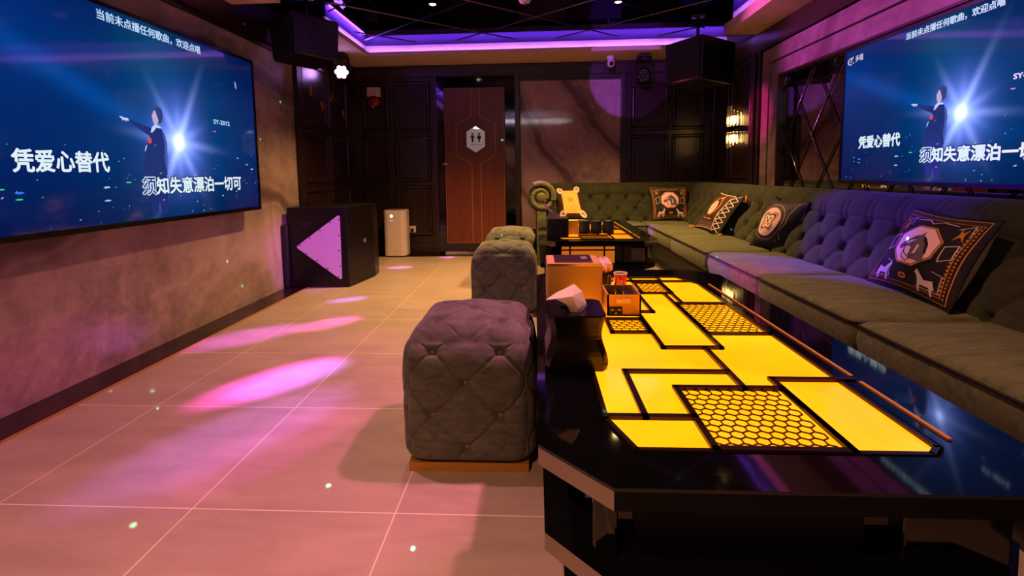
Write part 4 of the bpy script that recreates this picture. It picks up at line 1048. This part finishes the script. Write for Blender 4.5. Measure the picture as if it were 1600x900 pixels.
MB().box(-.012, .012, -.112, -.109, .075, .082).build('emblem', M['grey_plastic'], ap)
pk = at_y(645, 358, YB)
ws = thing('wall_socket', 'small pale wall socket with plug right of the air purifier', 'socket', (pk.x, YB - .001, pk.z))
MB().box(-.042, .042, -.012, 0, -.042, .042).build('plate', M['white_plastic'], ws, bevel=.006)
MB().box(-.018, .018, -.05, -.012, -.03, .01).build('plug', M['black_plastic'], ws, bevel=.006)
cp = MB().tube([(pk.x, YB - .05, pk.z - .03), (pk.x - .01, YB - .06, pk.z - .15), (pk.x - .02, YB - .07, .06), (pk.x - .03, YB - .05, .012), (-1.535, YB - .05, .008)], .005, 6).build('power_cord', M['black_plastic'])
tag(cp, 'thin black power cord hanging from wall socket to the air purifier', 'cord')
pa_ = at_y(585.5, 152, YB)
fa = thing('fire_alarm', 'wall alarm with white top and red sounder on back wall', 'alarm', (pa_.x, YB - .001, pa_.z))
MB().box(-.08, .08, -.05, 0, .0, .115).build('housing', M['white_plastic'], fa, bevel=.006)
MB().lathe([(.082, 0), (.082, .05), (.07, .085), (.04, .10), (.0, .105)], 28, 0, TX((0, -.002, -.055)) @ RX(PI / 2) @ Matrix.Diagonal((.97, .85, .8, 1))).build('sounder', M['red_plastic'], fa)
MB().box(-.012, .012, -.09, -.06, -.135, -.115).build('strobe', M['white_plastic'], fa, bevel=.003)
pc = at_y(954, 103, 5.62)
cc = thing('security_camera', 'small white dome camera under the back soffit', 'camera', (pc.x, 5.62, ZS))
MB().lathe([(.045, 0), (.045, -.02), (.036, -.04), (.036, -.075), (.0, -.076)], 24).build('mount', M['white_plastic'], cc)
mb = MB()
def sph(mb, c, r, mi=0, sx=1, sy=1, sz=1, n=20): mb.grid(lambda u, v: Vector(c) + Vector((sx * r * math.sin(PI * v) * math.cos(2 * PI * u), sy * r * math.sin(PI * v) * math.sin(2 * PI * u), sz * r * math.cos(PI * v))), n, n // 2, mi); return mb
sph(mb, (0, -.02, -.085), .045).build('ball', M['white_plastic'], cc)
MB().lathe([(.024, 0), (.024, .012), (.014, .013)], 18, 0, TX((0, -.055, -.095)) @ RX(PI / 2 + .25)).build('lens', M['lens_off'], cc)

# ------------------------------------------------------------------ hanging loudspeakers
def hung_speaker(label, near, left, right, z0, z1, tilt, pole):
    near, left, right = [Vector((p[0], p[1], 0)) for p in (near, left, right)]
    far = left + right - near; c = (near + far) / 2
    o = thing('loudspeaker', label, 'speaker', (c.x, c.y, z0), 0, 'loudspeakers hung from the ceiling')
    P4 = [near - c, right - c, far - c, left - c]
    mb = MB(); H = z1 - z0
    bot = [Vector((p.x * .93, p.y * .93, 0)) for p in P4]; top = [Vector((p.x, p.y, H)) for p in P4]
    axis = (P4[1] - P4[3]).normalized()
    Rm = Matrix.Rotation(tilt, 4, axis)
    vs = [Rm @ (p - Vector((0, 0, H / 2))) + Vector((0, 0, H / 2)) for p in bot + top]
    mb.add(vs, [(0, 1, 5, 4), (1, 2, 6, 5), (2, 3, 7, 6), (3, 0, 4, 7), (3, 2, 1, 0), (4, 5, 6, 7)]); mb.build('cabinet', M['tolex'], o, bevel=.014)
    # grille on the long face towards the room
    a, b, cc_, d = (vs[3], vs[0], vs[4], vs[7])
    nn = (b - a).cross(d - a).normalized()
    if nn.dot(a + b) < 0: nn = -nn
    q = lambda s, t_: a.lerp(b, s).lerp(d.lerp(cc_, s), t_)
    g = [q(.06, .08), q(.94, .08), q(.94, .92), q(.06, .92)]
    MB().add([p + nn * .002 for p in g] + [p + nn * .010 for p in g], [(4, 5, 6, 7), (0, 1, 5, 4), (1, 2, 6, 5), (2, 3, 7, 6), (3, 0, 4, 7)]).build('grille', mat('speaker_grille', '#0c0b0c', .7), o)
    MB().tube([(pole[0] - c.x, pole[1] - c.y, H * .85), (pole[0] - c.x, pole[1] - c.y, ZC - z0)], .016, 10).build('pole', M['black_plastic'], o)
    MB().lathe([(.06, 0), (.06, -.012), (.02, -.014)], 18, 0, TX((pole[0] - c.x, pole[1] - c.y, ZC - z0 - .001))).build('ceiling_plate', M['black_plastic'], o)
    return o
nr = at_y(1098, 90, 4.50); lf = at_y(1038, 100, 4.88); rt = at_y(1150, 80, 4.83)
hung_speaker('black loudspeaker hung from the ceiling in the right rear corner', nr, lf, rt, at_y(1110, 122, 4.5).z, at_y(1098, 52, 4.5).z, 0, (at_y(1092, 40, 4.7).x, 4.72))
nl = at_y(458, 60, 3.66); rl = at_y(531, 60, 4.04); ll = (-2.20, 3.98)
hung_speaker('large black loudspeaker hung near the ceiling at the left wall', nl, ll, rl, at_y(457, 80, 3.66).z, at_y(466, 12, 3.66).z, 0, (-1.86, 3.95))

# ------------------------------------------------------------------ moving-head stage lights
def moving_head(label, c, aim, lit, ztop):
    o = thing('stage_light', label, 'stage light', (c[0], c[1], ztop), 0, 'moving head stage lights')
    c = Vector(c) - Vector(o.location); aim = Vector(aim).normalized()
    q = aim.to_track_quat('Z', 'Y').to_matrix().to_4x4()
    side = Vector((aim.y, -aim.x, 0)).normalized()
    MB().box(-.065, .065, -.06, .06, -.045, 0).build('base', M['black_plastic'], o, bevel=.008)
    mb = MB()
    for s_ in (1, -1): mb.tube([Vector((0, 0, -.045)) + side * .07 * s_, c + side * .095 * s_ + Vector((0, 0, .03)), c + side * .095 * s_], .014, 8)
    mb.tube([Vector((0, 0, -.05)) - side * .08, Vector((0, 0, -.05)) + side * .08], .016, 8).build('yoke', M['black_plastic'], o)
    MB().lathe([(.045, -.085), (.070, -.06), (.080, -.01), (.080, .045), (.072, .055)], 28, 0, TX(c) @ q).build('head', M['black_plastic'], o)
    mb = MB()
    for k_ in range(7):
        r_ = 0 if k_ == 6 else .046; a_ = k_ * PI / 3
        mb.lathe([(.024, 0), (.023, .008), (.012, .014), (.0, .015)], 16, 0, TX(c) @ q @ TX((r_ * math.cos(a_), r_ * math.sin(a_), .052)))
    mb.build('lens_cluster', M['lens'] if lit else M['lens_off'], o)
    return o
hl = at_y(533, 112, 5.2)
moving_head('stage light glowing violet under the soffit at the left rear corner', hl, (.42, -.86, -.26), True, ZS)
hr = at_y(1006, 116, 5.55)
moving_head('unlit stage light under the back soffit right of the dome camera', hr, (-.35, -.75, -.5), False, ZS)
# beams of the lit left head
HL = Vector(hl) + Vector((.42, -.86, -.26)).normalized() * .09
for tgt, pw, col, cone in (((2.05, 2.45, .62), 1700, (.13, .025, 1), 13), ((1.5, 2.75, .42), 260, (.5, .06, 1), 9), ((1.2, 3.15, .38), 900, (.35, .05, 1), 6.5), ((1.2, 2.75, .38), 900, (.9, .03, .6), 5), ((2.05, 4.62, 1.5), 900, (.9, .03, .25), 9), ((1.22, 5.0, .3), 900, (.5, .06, 1), 6), ((2.05, 3.4, 2.0), 800, (.85, .10, .7), 24), ((2.05, 1.4, 2.0), 1300, (.8, .10, .75), 26)):
    spot('stage_beam', HL, tgt, pw, col, cone, .7, .02)
HR = Vector(hr) + Vector((-.35, -.75, -.5)).normalized() * .10  # floor beams, source unseen: lamps added at the unlit right head
for px_, py_, pw, col, cone in ((435, 592, 7000, (1, .07, .75), 4.6), (462, 590, 4200, (.30, .16, 1), 4.2), (385, 672, 1700, (.45, .16, 1), 6), (440, 690, 900, (1, .12, .7), 5), (515, 505, 3400, (1, .08, .62), 3.8), (545, 468, 2600, (.35, .18, 1), 3.0), (390, 525, 2300, (.75, .10, 1), 5), (625, 418, 2000, (.9, .15, 1), 3.2), (700, 402, 1400, (.9, .15, 1), 3)):
    spot('stage_beam', HR, at_z(px_, py_, 0), pw, col, cone, .9, .02)
# violet wash from an effect light near the camera end, towards the marble and the speaker
spot('wash_beam', (-.2, .9, 2.36), (1.12, 5.88, 2.10), 480, (.42, .08, .9), 10.5, .15, .01)
spot('wash_beam', (.66, 1.75, 2.40), (-.95, 1.85, 0), 125, (1, .10, .50), 44, .35, .06)
spot('wash_beam', (.4, .2, 2.36), (-1.93, 4.1, .35), 800, (.8, .10, .9), 11, .5, .02)
# green star dots thrown by a laser projector up in the ceiling
l = bpy.data.lights.new('laser_stars', 'SPOT'); l.energy = 20; l.spot_size = math.radians(165); l.spot_blend = .1; l.shadow_soft_size = 0; l.color = (1, 1, 1)
l.use_nodes = True; nt = l.node_tree; em = [n_ for n_ in nt.nodes if n_.type == 'EMISSION'][0]
tc = nt.nodes.new('ShaderNodeTexCoord'); vo = nt.nodes.new('ShaderNodeTexVoronoi'); vo.inputs['Scale'].default_value = 18
nt.links.new(tc.outputs['Normal'], vo.inputs['Vector'])
lt = nt.nodes.new('ShaderNodeMath'); lt.operation = 'LESS_THAN'; lt.inputs[1].default_value = .050; nt.links.new(vo.outputs['Distance'], lt.inputs[0])
ml = nt.nodes.new('ShaderNodeMath'); ml.operation = 'MULTIPLY'; ml.inputs[1].default_value = 160; nt.links.new(lt.outputs[0], ml.inputs[0])
em.inputs['Color'].default_value = (.04, 1, .45, 1); nt.links.new(ml.outputs[0], em.inputs['Strength'])
o = bpy.data.objects.new('laser_stars', l); COL.objects.link(o); o.location = (-.3, 2.6, 2.40); o.rotation_euler = (.3, .2, .4)

# ------------------------------------------------------------------ ceiling fittings
first = None
labs = {0: 'small warm ceiling downlight nearer the left of the ceiling', 1: 'small warm ceiling downlight right of the smoke detector'}
for i, (x, y_) in enumerate(DOWN[:2]):
    if first is None:
        o = first = thing('downlight', labs[i], 'ceiling light', (x, y_, ZC), 0, 'ceiling downlights')
        MB().lathe([(.042, 0), (.042, -.006), (.03, -.008), (.03, 0)], 24).build('ring', M['black_steel'], o)
        MB().lathe([(.026, -.001), (.026, -.006), (.0, -.007)], 20).build('lamp', M['downlamp'], o)
    else:
        o = copy_tree(first); o.location = (x, y_, ZC); o['label'] = labs[i]
sd = at_z(820, -2, ZC)
sm = thing('smoke_detector', 'round white smoke detector on the mirrored ceiling at the top edge', 'smoke detector', (sd.x, sd.y, ZC))
MB().lathe([(.05, 0), (.05, -.015), (.042, -.03), (.022, -.034), (.0, -.034)], 28).build('body', M['white_plastic'], sm)
MB().lathe([(.02, -.033), (.02, -.040), (.0, -.041)], 18).build('sensor', M['grey_plastic'], sm)

# ------------------------------------------------------------------ crystal wall lamp on the right wood bay
wl = thing('wall_lamp', 'glowing crystal rod wall lamp on the right rear wood panel', 'wall lamp', (XR - .006, 5.12, 1.42))
MB().lathe([(.10, -.03), (.10, .03)], 24, 0, Matrix.Diagonal((.9, 1.25, 1, 1)) @ TX((-.0, 0, 0))).build('band', M['black_steel'], wl)
MB().box(-.01, .0, -.06, .06, -.10, .10).build('back_plate', M['black_steel'], wl)
first = None
k_ = 0
for up in (1, -1):
    for i in range(9):
        a_ = math.radians(100 + i * 20); L = (.24 - .10 * (i / 8) if up > 0 else .17 - .05 * abs(i - 4) / 4)
        MB().lathe([(.010, 0), (.012, .01), (.012, L - .02), (.004, L)], 8, 0, TX((.085 * math.cos(a_), .115 * math.sin(a_), .03 * up)) @ (Matrix.Identity(4) if up > 0 else RX(PI))).build('crystal_rod', M['glass_tube'], wl)
    for yy in (-.045, .045):
        mb = MB(); sph(mb, (-.04, yy, .095 * up), .03, sz=1.3); mb.build('bulb', M['bulb'], wl)
# copper ornaments on the left rear panel
orn = None
for i, (px_, py_, lb) in enumerate(((485, 143, 'small reddish wall ornament, highest and leftmost on the left rear panel'), (503, 167, 'small reddish wall ornament below the leftmost one on the left panel'), (518, 153, 'small reddish wall ornament third from left on the left rear panel'), (536, 179, 'small reddish wall ornament lowest and nearest the rear corner'))):
    p = at_x(px_, py_, XL + .035)
    if orn is None:
        orn = o = thing('wall_ornament', lb, 'ornament', p, 0, 'small ornaments on the left rear panel')
        for s_ in (1, -1):
            MB().add([(0, .0, 0), (.01, s_ * .045, .05), (.015, s_ * .06, .015), (.012, s_ * .035, -.012), (.01, s_ * .04, -.05), (.004, s_ * .008, -.03), (.004, 0, 0)][:6], [(0, 1, 2, 3), (0, 3, 4, 5)]).build('wing', mat('copper', '#9c4430', .25, .9), o, recalc=False)
        MB().tube([(0, 0, -.04), (.004, 0, .05)], .006, 6).build('body', M['gold_dim'], o)
        MB().tube([(-.022, 0, 0), (.002, 0, 0)], .004, 6).build('pin', M['chrome'], o)
    else:
        o = copy_tree(orn); o.location = p; o['label'] = lb; o.rotation_euler = ((.4, -.5, .8)[i - 1], 0, 0)
